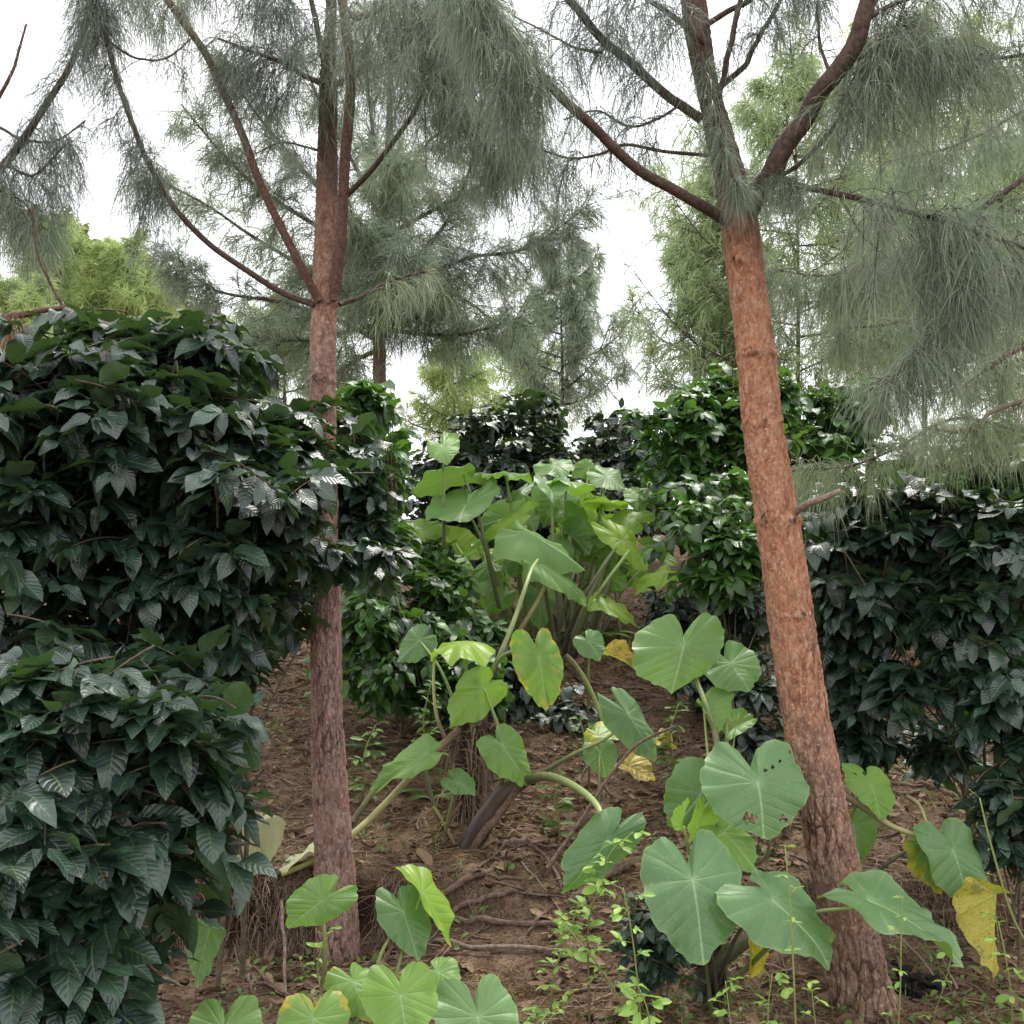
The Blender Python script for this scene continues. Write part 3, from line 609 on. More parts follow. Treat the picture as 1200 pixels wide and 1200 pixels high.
# ------------------------------------------------------------------ generic leaves
TL = np.linspace(0, 1, 9); UL = np.array([-1, -.5, 0, .5, 1.0])
def leaves(mb, B, D, Nn, L, Wd, droop, fold=.25, tint=None, wave=.05, shape=0, nt=9):
    n = len(B)
    D = nrm(D); S = nrm(np.cross(D, Nn)); Nn = np.cross(S, D)
    T = np.linspace(0, 1, nt)
    if shape == 0: w = (T**.62)*(np.clip(1-T, 0, 1)**.85)*(1-.35*np.exp(-((T-.93)/.06)**2))
    else: w = (T**.8)*(np.clip(1-T, 0, 1)**.7)
    w = w/w.max(); w[0] = .03; w[-1] = .0
    t = T[None, :, None]; u = UL[None, None, :]; w = w[None, :, None]
    ph = rng.uniform(0, 6.28, n)[:, None, None]
    Lx = np.asarray(L)[:, None, None]; Wx = np.asarray(Wd)[:, None, None]; dr = np.asarray(droop)[:, None, None]
    along = Lx*(t-.25*dr*t**2)
    lat = Wx*.5*w*u
    up = -dr*Lx*.55*t*t+fold*Wx*.5*w*np.abs(u)+wave*Lx*np.sin(t*(9+4*np.sin(ph*3))+ph+u)*np.abs(u)**1.5*w*.6
    V = B[:, None, None, :]+along[..., None]*D[:, None, None, :]+(lat+0*along)[..., None]*S[:, None, None, :]+up[..., None]*Nn[:, None, None, :]
    i = (np.arange(nt-1)[:, None]*5+np.arange(4)[None]).ravel(); q = np.stack([i, i+1, i+6, i+5], -1)
    Q = (q[None]+(np.arange(n)*nt*5)[:, None, None]).reshape(-1, 4)
    if tint is None: tint = rng.random(n)
    A = np.stack([np.broadcast_to(u, (n, nt, 5)), np.broadcast_to(t, (n, nt, 5)), np.broadcast_to(np.asarray(tint)[:, None, None], (n, nt, 5))], -1)
    mb.add(V, Q, None, A)

def coffee(label, blobs, mat, nsh, leaf=(.11, .17), d=None, stems=(), face=.5, shell=.5, seed=1, bright=.0, sh_len=(.12, .3), lift=0.0):
    """blobs: (px, py, depth, rx_px, ry_px, r_depth_m); shoots carry opposite leaf pairs"""
    global rng
    keep = rng; rng = np.random.default_rng(seed)
    C = np.array([at(b[0], b[1], b[2]) for b in blobs]); R = np.array([(b[3]*b[2]/F, b[5], b[4]*b[2]/F) for b in blobs])
    base = gz(C[0]); root = empty('coffee_bush', base); tag(root, label, 'coffee bush')
    R = R*np.array([.93, .9, .95]); area = R[:, 0]*R[:, 2]; nsh = int(nsh*.66); k = rng.choice(len(blobs), nsh, p=area/area.sum())
    v = nrm(rng.normal(size=(nsh, 3))); flip = (v[:, 1] > 0) & (rng.random(nsh) < face); v[flip, 1] *= -1
    rr = shell+(1-shell)*rng.random(nsh)**.6
    lump = 1.25*vn(v[:, 0]*2.2+k*5, v[:, 1]*2.2, v[:, 2]*2.6, s=seed)+.5*vn(v[:, 0]*5+k*3, v[:, 1]*5, v[:, 2]*5.5, s=seed+1)
    rr = rr*(1.02+.34*lump)
    ld = rng.random(nsh) < .10; rr = np.where(ld, rr*1.0+.30*rng.random(nsh), rr)
    P = C[k]+v*R[k]*rr[:, None]; hol = vn(P[:, 0]*3.5, P[:, 1]*3.5, P[:, 2]*4.5, s=seed+2) > -.38; P, v, k = P[hol], v[hol], k[hol]
    h = hz(P[:, 0], P[:, 1], False); ok = P[:, 2] > h+.06; P, v, k = P[ok], v[ok], k[ok]; n = len(P)
    out = nrm(v*np.array([1, 1, .35])+rng.normal(size=(n, 3))*[.38, .38, .22]+[0, 0, .12])
    up = np.array([0, 0, 1.0])
    sl = np.minimum(rng.uniform(*sh_len, n)*1.75, R[k].min(axis=1)*1.15+.04); kk = np.linspace(0, 1, 11)[None, :, None]
    TW = P[:, None]+out[:, None]*sl[:, None, None]*(kk-1)+up*(-.55*sl[:, None, None]*(kk**2-1)*.5)
    wd, fo = MB(), MB()
    tubes(wd, TW, .0035*(1.2-.7*kk[:, :, 0])*np.ones((n, 1)), 4, cap=False, tint=.3)
    for j, f in enumerate((1.0, .9, .75, .6, .45, .3)):
        m = rng.random(n) < (1, 1, .95, .9, .8, .6)[j]
        i0 = int(round(f*10)); B = TW[m, i0]; tg = nrm(TW[m, i0]-TW[m, i0-1]); sd = nrm(np.cross(tg, up)); o_ = out[m]
        if j % 2 and True: sd = nrm(sd+up*.35)
        for sgn in (-1, 1):
            nn_ = len(B)
            D = nrm(sd*sgn*(.95-.25*(j == 0))+tg*(.55+.35*(j == 0))+rng.normal(size=(nn_, 3))*.30+up*(lift+rng.uniform(-.55, .18, (nn_, 1))))
            Nn = nrm(up*1.35+o_*.25+rng.normal(size=(nn_, 3))*.38)
            L = rng.uniform(*leaf, nn_)*(1-.35*(j == 0))
            tint = np.clip(rng.normal(.33+bright, .32, nn_)+.25*(j == 0)+.55*(rng.random(nn_) < .07), 0, 1)
            leaves(fo, B+D*.012, D, Nn, L, L*rng.uniform(.40, .50, nn_), rng.uniform(.1, .95, nn_), .16, tint, .11, nt=8)
    # stems and some inner branches
    for (s0, s1, w) in stems:
        a, b2 = gz(at(*s0))-[0, 0, .05], at(*s1); mid = (a+b2)/2+rng.normal(size=3)*.05
        tubes(wd, cr(np.array([a, mid, b2]), 8), np.linspace(w, w*.5, 17), 8, tint=.5)
        for q in range(14):
            j = rng.integers(0, n); f = rng.uniform(.2, 1); o = a*(1-f)+b2*f
            tubes(wd, cr(np.array([o, (o+TW[j, 0])/2+[0, 0, .06], TW[j, 0]]), 4), np.linspace(.006, .0025, 9), 5, tint=.4)
    wd.build('stem', M['coffeewood'], root, base); fo.build('foliage', M[mat], root, base)
    rng = keep; return root

coffee('large dark coffee bush at left whose leaves reach across the straight pine trunk',
       [(150, 520, 4.3, 175, 135, .75), (60, 500, 4.2, 125, 92, .7), (250, 590, 4.3, 165, 130, .7), (330, 545, 4.7, 90, 95, .5), (60, 650, 4.1, 130, 130, .7), (180, 435, 4.5, 140, 68, .6), (410, 590, 5.3, 62, 95, .35),
        (225, 690, 4.2, 110, 95, .5), (340, 650, 4.55, 72, 42, .3), (400, 650, 4.72, 45, 26, .12), (120, 760, 4.2, 130, 80, .5), (250, 770, 4.4, 75, 70, .35), (330, 720, 4.8, 40, 45, .2), (60, 840, 3.6, 90, 90, .4), (190, 850, 3.6, 90, 90, .4)],
       'coffee', 1800, (.13, .20), stems=(((140, 860, 4.3), (150, 500, 4.3), .022), ((262, 860, 4.5), (262, 560, 4.5), .013), ((290, 860, 4.6), (305, 640, 4.6), .013), ((50, 860, 4.3), (60, 480, 4.3), .02)), seed=3, bright=-.1, shell=.4)
coffee('low coffee bush at the lower left corner with broad drooping leaves in tiers',
       [(110, 960, 2.9, 150, 150, .4), (30, 1100, 2.8, 120, 150, .4), (215, 890, 3.0, 90, 85, .32), (190, 1000, 2.95, 90, 70, .3), (40, 880, 2.9, 90, 110, .4), (105, 1120, 2.8, 75, 85, .3), (250, 955, 3.1, 50, 50, .2)],
       'coffee', 400, (.14, .20), stems=(((100, 1240, 3.0), (110, 900, 3.0), .014), ((30, 1240, 3.0), (40, 880, 3.0), .012)), seed=5, bright=.05, shell=.45, lift=.3)
coffee('dark coffee bush right behind the straight trunk, between it and the fallen stalks',
       [(455, 770, 6.9, 80, 75, .5), (500, 720, 7.4, 60, 45, .4), (430, 640, 7.2, 50, 60, .4), (550, 800, 6.8, 60, 45, .35)],
       'coffee_g', 360, (.13, .19), stems=(((470, 860, 6.9), (470, 700, 6.9), .012),), seed=7)
coffee('leafy coffee shoots behind the straight trunk, beside the slim pine trunk up the slope',
       [(445, 545, 7.4, 40, 60, .4), (425, 485, 6.6, 42, 42, .35), (440, 640, 7.6, 48, 50, .4)],
       'coffee_g', 230, (.13, .19), stems=(((465, 700, 7.4), (465, 520, 7.2), .012),), seed=8, bright=.2)
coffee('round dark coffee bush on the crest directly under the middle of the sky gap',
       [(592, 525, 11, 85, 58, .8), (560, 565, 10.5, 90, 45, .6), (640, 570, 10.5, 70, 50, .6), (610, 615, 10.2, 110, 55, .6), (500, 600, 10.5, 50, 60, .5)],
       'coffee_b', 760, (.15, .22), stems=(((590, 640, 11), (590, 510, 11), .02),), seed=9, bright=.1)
coffee('small rounded coffee bush farthest up the crest',
       [(730, 522, 13.5, 55, 45, .8), (700, 550, 12.8, 50, 45, .6), (760, 550, 12.5, 50, 45, .6), (720, 600, 12, 80, 45, .6)],
       'coffee_b', 480, (.16, .23), stems=(((730, 600, 13.5), (730, 520, 13.5), .02),), seed=10, bright=.15)
coffee('bright green coffee bush on the slope behind the leaning orange trunk',
       [(830, 530, 8.6, 95, 85, .7), (870, 485, 8.8, 85, 52, .6), (835, 610, 7.6, 70, 68, .5), (960, 500, 9, 80, 55, .6), (850, 650, 7.2, 85, 65, .45), (930, 580, 8.5, 80, 80, .5)],
       'coffee_g', 980, (.13, .20), stems=(((840, 720, 8), (840, 520, 8.5), .018), ((900, 700, 8), (900, 520, 8.5), .014)), seed=11, bright=.15)
coffee('coffee bush right of the leaning trunk with slate dark drooping leaves',
       [(1020, 670, 5.2, 95, 100, .5), (1090, 635, 5.1, 95, 75, .5), (1165, 680, 4.9, 65, 100, .4), (990, 600, 5.4, 65, 50, .35), (1110, 740, 4.9, 85, 65, .4), (985, 770, 5.3, 48, 75, .3), (1060, 810, 5.0, 60, 40, .3), (1150, 810, 4.8, 60, 45, .3), (1010, 855, 5.3, 45, 35, .2), (1090, 870, 5.4, 60, 35, .25)],
       'coffee', 720, (.13, .20), stems=(((1145, 900, 5.3), (1090, 700, 5.1), .016), ((1000, 900, 5.4), (1000, 700, 5.3), .01), ((1160, 900, 5.0), (1152, 600, 5.0), .01)), seed=12, bright=.05, sh_len=(.14, .3), shell=.3)
coffee('distant coffee bush at the right edge under the pale drooping needles',
       [(1110, 570, 8.5, 95, 45, .6), (1185, 550, 8.3, 70, 60, .6), (1040, 560, 8.8, 60, 45, .5)],
       'coffee_g', 420, (.13, .20), stems=(((1120, 640, 8.5), (1120, 560, 8.5), .014),), seed=17, bright=.1)
coffee('low coffee bush under the right edge with a few large dull leaves',
       [(1180, 950, 4.7, 50, 80, .3), (1190, 860, 4.8, 45, 50, .3), (1100, 870, 5.2, 45, 30, .2)],
       'coffee', 95, (.12, .18), stems=(((1190, 1030, 4.7), (1180, 900, 4.7), .01),), seed=13, bright=.05, shell=.2)
coffee('dull coffee seedlings just left of the leaning trunk, behind the tallest heart leaf',
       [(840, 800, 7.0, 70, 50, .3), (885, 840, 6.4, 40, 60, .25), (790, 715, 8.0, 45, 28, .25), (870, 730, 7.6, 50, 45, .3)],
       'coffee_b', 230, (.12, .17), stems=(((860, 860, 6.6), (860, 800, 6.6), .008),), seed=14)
coffee('small dark coffee seedling on bare soil under the biggest heart leaves',
       [(775, 1098, 4.25, 42, 52, .16)], 'coffee', 50, (.07, .11), stems=(((775, 1150, 4.25), (775, 1080, 4.25), .005),), seed=15)
coffee('green coffee sprigs crowding the left foot of the tall elephant ear clump',
       [(520, 690, 7.9, 45, 38, .4), (565, 745, 7.5, 45, 35, .35), (500, 655, 8.2, 30, 25, .3), (480, 800, 7.0, 50, 35, .3)], 'coffee_g', 260, (.12, .18), stems=(((520, 800, 7.4), (530, 690, 7.8), .009), ((520, 800, 7.4), (478, 795, 7.05), .008)), seed=18, bright=.2)
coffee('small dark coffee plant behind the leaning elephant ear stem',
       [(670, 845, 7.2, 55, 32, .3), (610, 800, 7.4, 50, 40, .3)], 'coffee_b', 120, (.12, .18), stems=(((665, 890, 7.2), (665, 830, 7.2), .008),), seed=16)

# far broadleaf trees
def broadleaf(label, blobs, n, leaf, trunk, seed):
    global rng
    keep = rng; rng = np.random.default_rng(seed)
    C = np.array([at(b[0], b[1], b[2]) for b in blobs]); R = np.array([(b[3]*b[2]/F, b[3]*b[2]/F, b[4]*b[2]/F) for b in blobs])
    base = gz(C[0]); root = empty('broadleaf_tree', base); tag(root, label, 'tree')
    ncl = 26*len(blobs); k = rng.integers(0, len(blobs), ncl); cc = C[k]+nrm(rng.normal(size=(ncl, 3)))*R[k]*rng.uniform(.45, 1, (ncl, 1))
    j = rng.integers(0, ncl, n); P = cc[j]+rng.normal(size=(n, 3))*R[k][j]*.14
    fo, wd = MB(), MB()
    D = nrm(rng.normal(size=(n, 3))+[0, 0, -.3]); L = rng.uniform(*leaf, n)
    leaves(fo, P, D, nrm(rng.normal(size=(n, 3))*.6+[0, 0, 1]), L, L*.45, rng.uniform(.1, .5, n), .2, np.clip(.5+.4*rng.normal(size=n)*.6+.3*(hsh(j, j, j)-.5), 0, 1), nt=4)
    tubes(wd, cr(np.array([base-[0, 0, .3], C.mean(0)]), 8), np.linspace(trunk, trunk*.4, 9), 8)
    for q in range(0, ncl, 2):
        o = C[k[q]]-[0, 0, R[k[q], 2]*.5]; tubes(wd, cr(np.array([o, (o+cc[q])/2+[0, 0, .1], cc[q]]), 4), np.linspace(trunk*.25, .01, 9), 5)
    wd.build('trunk', M['limb'], root, base); fo.build('crown', M['farleaf'], root, base); rng = keep
broadleaf('olive brown leafy tree beyond the young pines at upper left', [(80, 300, 24, 44, 48), (60, 275, 24, 28, 26), (108, 340, 24, 30, 30)], 4200, (.2, .34), .2, 31)
broadleaf('low yellowish tree running down behind the left coffee bush', [(185, 355, 22, 34, 36), (225, 390, 22, 40, 32), (265, 415, 21, 32, 30)], 3600, (.18, .3), .15, 32)
broadleaf('dark brown leaved small tree above the coffee right of the leaning trunk', [(985, 480, 13, 36, 38), (1010, 490, 13, 28, 30)], 1500, (.1, .18), .07, 33)

# ------------------------------------------------------------------ elephant ears
OX = np.array([0, .20, .42, .56, .60, .57, .45, .28, .13, .035, 0]); OY = np.array([1, .84, .60, .28, 0, -.28, -.50, -.60, -.52, -.34, -.24])
def earleaf(A, T, W, b=.6, fold=0.0, cup=.06, tint=.35, ye=0.0, tip=.1, holes=(), seed=0, parent=None, org=None, nm='leaf', curl=0.0, mat='ear'):
    r_ = np.random.default_rng(seed+100)
    na, nr = 96, 16
    xo = OX/.6; yo = OY.copy(); yo[yo < 0] *= b/.6
    # dense outline by arc length, right side then mirrored
    pts_ = cr(np.stack([xo, yo, xo*0], -1), 6)[:, :2]; l = np.concatenate([[0], np.cumsum(np.linalg.norm(np.diff(pts_, axis=0), axis=1))])
    s = np.linspace(0, l[-1], na//2+1); ox = np.interp(s, l, pts_[:, 0]); oy = np.interp(s, l, pts_[:, 1])
    o = np.concatenate([np.stack([ox, oy], -1), np.stack([-ox[-2:0:-1], oy[-2:0:-1]], -1)])
    nA = len(o); ang = np.arange(nA)/nA*2*PI
    edge = 1+.030*np.sin(ang*7+r_.uniform(0, 6))+.018*np.sin(ang*17+r_.uniform(0, 6))+.012*np.sin(ang*31+r_.uniform(0, 6))
    asym = 1+.05*r_.normal()*np.sign(o[:, 0])
    o = o*edge[:, None]; o[:, 0] *= asym
    rr = np.linspace(0, 1, nr)**.85; X = rr[:, None]*o[None, :, 0]; Y = rr[:, None]*o[None, :, 1]; RR = np.broadcast_to(rr[:, None], X.shape)
    ax = np.abs(X); sv = Y-.42*ax; an = np.arctan2(ax, Y)
    ph = np.where(sv > 0, sv*5.5, (an-1.173)*2.2)
    Ls = max(np.linalg.norm(T), np.linalg.norm(W)*1.2)
    q = np.abs(ph-np.floor(ph)-.5)*2
    Wn = np.linalg.norm(W)/Ls
    h = fold*ax*Wn*1.3-cup*RR**2*1.2-tip*np.clip(Y, 0, 2)**2+.012*(1-q**2)*np.clip(ax*3, 0, 1)*RR+.09*vn(X*1.5+seed, Y*1.5, s=seed)*RR
    h = h+.05*RR**3*np.sin(np.arange(nA)/nA*2*PI*5+r_.uniform(0, 6))[None]+.025*RR**3*np.sin(ang*11+r_.uniform(0, 6))[None]
    h = h+curl*Wn*np.clip(X, 0, 2)**2
    Nn = nrm(np.cross(W, T)); 
    if Nn[2] < 0: Nn = -Nn
    V = A+X[..., None]*W+Y[..., None]*T+(h*Ls)[..., None]*Nn
    i = np.arange(nr-1)[:, None]*nA; j = np.arange(nA)[None]; j2 = (j+1) % nA
    Q = np.stack([i+j, i+j2, i+nA+j2, i+nA+j], -1).reshape(-1, 4)
    fl = np.dot(np.cross(V[nr//2, 1]-V[nr//2, 0], V[nr//2+1, 0]-V[nr//2, 0]), Nn)
    if fl < 0: Q = Q[:, ::-1]
    if holes:
        cx = X.ravel()[Q].mean(1); cy = Y.ravel()[Q].mean(1); keep = np.ones(len(Q), bool)
        for (hx, hy, hr) in holes: keep &= ((cx-hx)**2*1.0+(cy-hy)**2) > (hr*(1+.4*np.sin(cx*60+cy*45)))**2
        Q = Q[keep]
    mb = MB(); mb.add(V, Q, None, np.stack([X, Y, np.full_like(X, tint)], -1), np.stack([np.full_like(X, ye), RR, np.full_like(X, r_.random())], -1))
    return mb.build(nm, M[mat], parent, org)
def stalk(A, base, r0, r1, sag=.1, mat='petiole', parent=None, org=None, via=None, nm='petiole'):
    if via is not None: line = [base]+list(via)+[A]
    else:
        m = (A+base)/2+np.array([0, 0, sag]); line = [base, m*.98+base*.02, A]
    mb = MB(); P = cr(np.array(line), 8); tubes(mb, P, np.linspace(r0, r1, len(P)), 8); return mb.build(nm, M[mat], parent, org)

def ear_plant(label, bpx, specs, stem=None, d_ref=None):
    """specs: A(x,y) T(dx,dy) W(dx,dy) d dT dW + options"""
    org = gz(at(*bpx)); root = empty('elephant_ear_plant', org); tag(root, label, 'elephant ear plant')
    for i, s in enumerate(specs):
        (ax, ay), (tx, ty), (wx, wy), d, dT, dW = s[:6]; o = dict(s[6]) if len(s) > 6 else {}
        A = at(ax, ay, d); T = at(ax+tx, ay+ty, d+dT)-A; W = at(ax+wx, ay+wy, d+dW)-A
        lab = o.pop('label', None); via = o.pop('via', None); b0 = o.pop('base', None); pm = o.pop('pm', 'petiole'); pw = o.pop('pw', 4.2); nop = o.pop('nop', False); sag = o.pop('sag', None)
        lf = earleaf(A, T, W, parent=root, org=org, seed=i+int(bpx[0]), **o)
        if lab: lf['label'] = lab
        if nop: continue
        B = at(*b0) if b0 else org+np.array([rng.normal()*.04, rng.normal()*.04, -.03])
        v = [at(*q) for q in via] if via else None
        if sag is None: sag = .12*np.linalg.norm(A-B)
        Nn = nrm(np.cross(W, T)); Nn = Nn if Nn[2] > 0 else -Nn
        stalk(A-Nn*.006, B, pw*1.5/2*d/F, pw*.6/2*d/F, sag, pm, lf, org, v)
    if stem: 
        for (ln, w0, w1, mt) in stem:
            mb = MB(); P = cr(pts(ln), 8); t = np.linspace(0, 1, len(P))
            R = (w0+(w1-w0)*t)/2*ln[0][2]/F*(1+.10*vn(t*14, t*0+ln[0][0], s=4)); tubes(mb, P, R, 14)
            mb.build('stem', M[mt], root, org)
    return root

ear_plant('big elephant ear left of the leaning trunk, broad blue green leaves, one torn', (835, 1150, 4.35), [
    ((801, 757), (-9, 48), (54, -3), 4.75, -.10, .05, dict(b=.85, tint=.42, via=[(842, 900, 4.6), (830, 835, 4.7), (815, 795, 4.85), (803, 765, 4.8)], cup=.10, pw=6, label='tallest pale green heart leaf')),
    ((857, 777), (22, 31), (32, -9), 4.8, -.08, .05, dict(b=.75, tint=.38, via=[(850, 980, 4.5), (852, 850, 4.75), (858, 800, 4.85)], pw=4)),
    ((826, 830), (18, 32), (15, -12), 4.75, -.05, .10, dict(b=.4, tint=.45, fold=.6, pw=4)),
    ((862, 852), (26, -14), (8, 13), 4.8, .10, -.06, dict(b=.6, tint=.55, fold=.5, pw=3)),
    ((888, 917), (13, 59), (61, -3), 4.05, -.12, .02, dict(b=.95, tint=.18, ye=.12, cup=.12, holes=((-.22, .62, .10), (.42, .66, .05), (.36, -.32, .035), (.52, -.42, .03), (.62, -.45, .03), (.2, -.25, .03), (.78, -.62, .03)), via=[(860, 1040, 4.25), (900, 1000, 4.2), (892, 940, 4.15)], pm='petiole_dark', label='blue green heart leaf torn with holes')),
    ((822, 929), (-30, 42), (32, 24), 4.45, -.08, .05, dict(b=.7, tint=.15, pm='petiole_dark')),
    ((812, 1031), (17, 92), (57, -7), 3.85, -.18, .02, dict(b=.68, tint=.10, cup=.10, pm='petiole_dark', label='largest dark blue green heart leaf')),
    ((905, 1055), (74, 69), (42, -18), 3.8, -.12, .10, dict(b=.50, tint=.16, pm='petiole_dark', tip=.05)),
    ((1018, 1056), (122, 58), (20, -15), 3.85, -.10, .22, dict(b=.38, tint=.16, fold=.12, via=[(880, 1130, 4.1), (940, 1075, 3.95), (1000, 1064, 3.9)], pw=5, tip=.06, label='long flat leaf reaching right across the trunk')),
    ((868, 1066), (22, 82), (17, 5), 4.1, -.03, .08, dict(b=.2, tint=.8, ye=.75, fold=.7, label='yellow dying leaf hanging down')),
    ((848, 975), (44, 44), (18, -16), 4.1, -.05, .08, dict(b=.4, tint=.65, ye=.12)),
    ((822, 955), (-12, 32), (14, 7), 4.1, -.03, .03, dict(b=.6, tint=.85, fold=.3)),
    ((800, 968), (4, -34), (4, 0), 4.1, 0, .02, dict(b=.2, tint=.75, ye=.3, fold=1.2, label='pale rolled young leaf')),
], stem=[([(838, 1160, 4.35), (832, 1110, 4.3), (838, 1060, 4.3), (850, 1010, 4.35)], 36, 16, 'earstem'), ([(820, 1150, 4.3), (850, 1120, 4.25), (890, 1095, 4.25), (930, 1082, 4.25)], 22, 10, 'petiole_dark'), ([(838, 1080, 4.4), (842, 1000, 4.5), (839, 930, 4.6)], 12, 8, 'earstem')])
ear_plant('leaning elephant ear in the middle with dark bent stems and long arching stalks', (548, 1000, 5.75), [
    ((631, 769), (13, 62), (29, -2), 5.7, -.08, .03, dict(b=.55, tint=.65, ye=.40, base=(560, 850, 5.8), via=[(580, 780, 5.8), (605, 763, 5.75)], label='heart leaf with a yellow margin')),
    ((540, 752), (-4, 3), (37, -1), 5.9, -.42, 0, dict(b=.7, tint=.95, base=(555, 860, 5.8), cup=.14, label='bright backlit leaf seen edge on')),
    ((567, 806), (-44, 44), (-20, -17), 5.6, -.05, -.03, dict(b=.35, tint=.75, curl=.5, base=(590, 880, 5.6), via=[(583, 850, 5.6)], label='leaf with one pale curled edge')),
    ((500, 882), (-69, 35), (-9, -16), 5.4, -.1, .12, dict(b=.28, tint=.55, fold=.2, base=(415, 960, 5.3), via=[(440, 925, 5.35), (470, 898, 5.4)])),
    ((588, 872), (33, 47), (21, -14), 5.5, -.05, .05, dict(b=.38, tint=.55, base=(585, 930, 5.6), via=[(590, 900, 5.55)])),
    ((537, 917), (20, 12), (10, -9), 5.4, -.03, .03, dict(b=.8, tint=.35, curl=.6, base=(520, 985, 5.5), pw=3)),
    ((492, 750), (-27, 24), (-12, -14), 6.3, -.05, .05, dict(b=.5, tint=.25, base=(545, 860, 6.0), pw=3)),
    ((690, 752), (14, 20), (15, -8), 6.8, -.05, .03, dict(b=.6, tint=.3, base=(690, 830, 6.9), pw=3)),
    ((735, 836), (37, 50), (17, -10), 5.5, -.1, .05, dict(b=.65, tint=.22, fold=-.2, base=(625, 912, 5.6), via=[(670, 885, 5.5), (715, 862, 5.5)], label='twisted drooping leaf')),
    ((703, 880), (9, 31), (20, -4), 5.5, -.05, .03, dict(b=.45, tint=.45, base=(702, 945, 5.4), pw=3)),
    ((712, 985), (-48, 62), (-31, -10), 4.4, -.1, -.02, dict(b=.62, tint=.10, base=(610, 915, 5.6), via=[(640, 910, 5.3), (670, 920, 4.9), (700, 945, 4.6)], pw=10, label='dark blue green leaf at the end of a thick arching stalk')),
], stem=[([(538, 1030, 5.65), (548, 1000, 5.62), (566, 965, 5.6), (590, 932, 5.6), (620, 905, 5.6)], 30, 20, 'earstem'), ([(545, 1010, 5.58), (566, 975, 5.56), (584, 955, 5.56), (612, 915, 5.56)], 12, 9, 'deadwood'),
         ([(548, 965, 5.9), (541, 905, 5.9), (538, 870, 5.9), (542, 835, 5.9), (555, 815, 5.9)], 18, 12, 'earstem'), ([(556, 965, 5.95), (558, 900, 5.95), (562, 860, 5.9), (566, 825, 5.9)], 14, 16, 'earstem'),
         ([(532, 990, 5.7), (515, 960, 5.6), (505, 930, 5.6), (498, 900, 5.6)], 6, 4, 'petiole_dark'),
         ([(533, 990, 5.6), (520, 965, 5.6), (508, 945, 5.55)], 4, 3, 'petiole_y'),
         ([(560, 815, 5.9), (585, 770, 6.0), (605, 720, 6.2), (622, 670, 6.5), (630, 656, 7.7)], 8, 4, 'petiole'),
         ([(524, 870, 5.7), (512, 840, 5.7), (508, 800, 5.8), (510, 760, 5.9)], 5, 3, 'petiole_y'),
         ([(662, 768, 6.3), (678, 785, 6.3), (695, 815, 6.3), (710, 856, 6.3)], 7, 4, 'petiole')])
C_ = 8.6
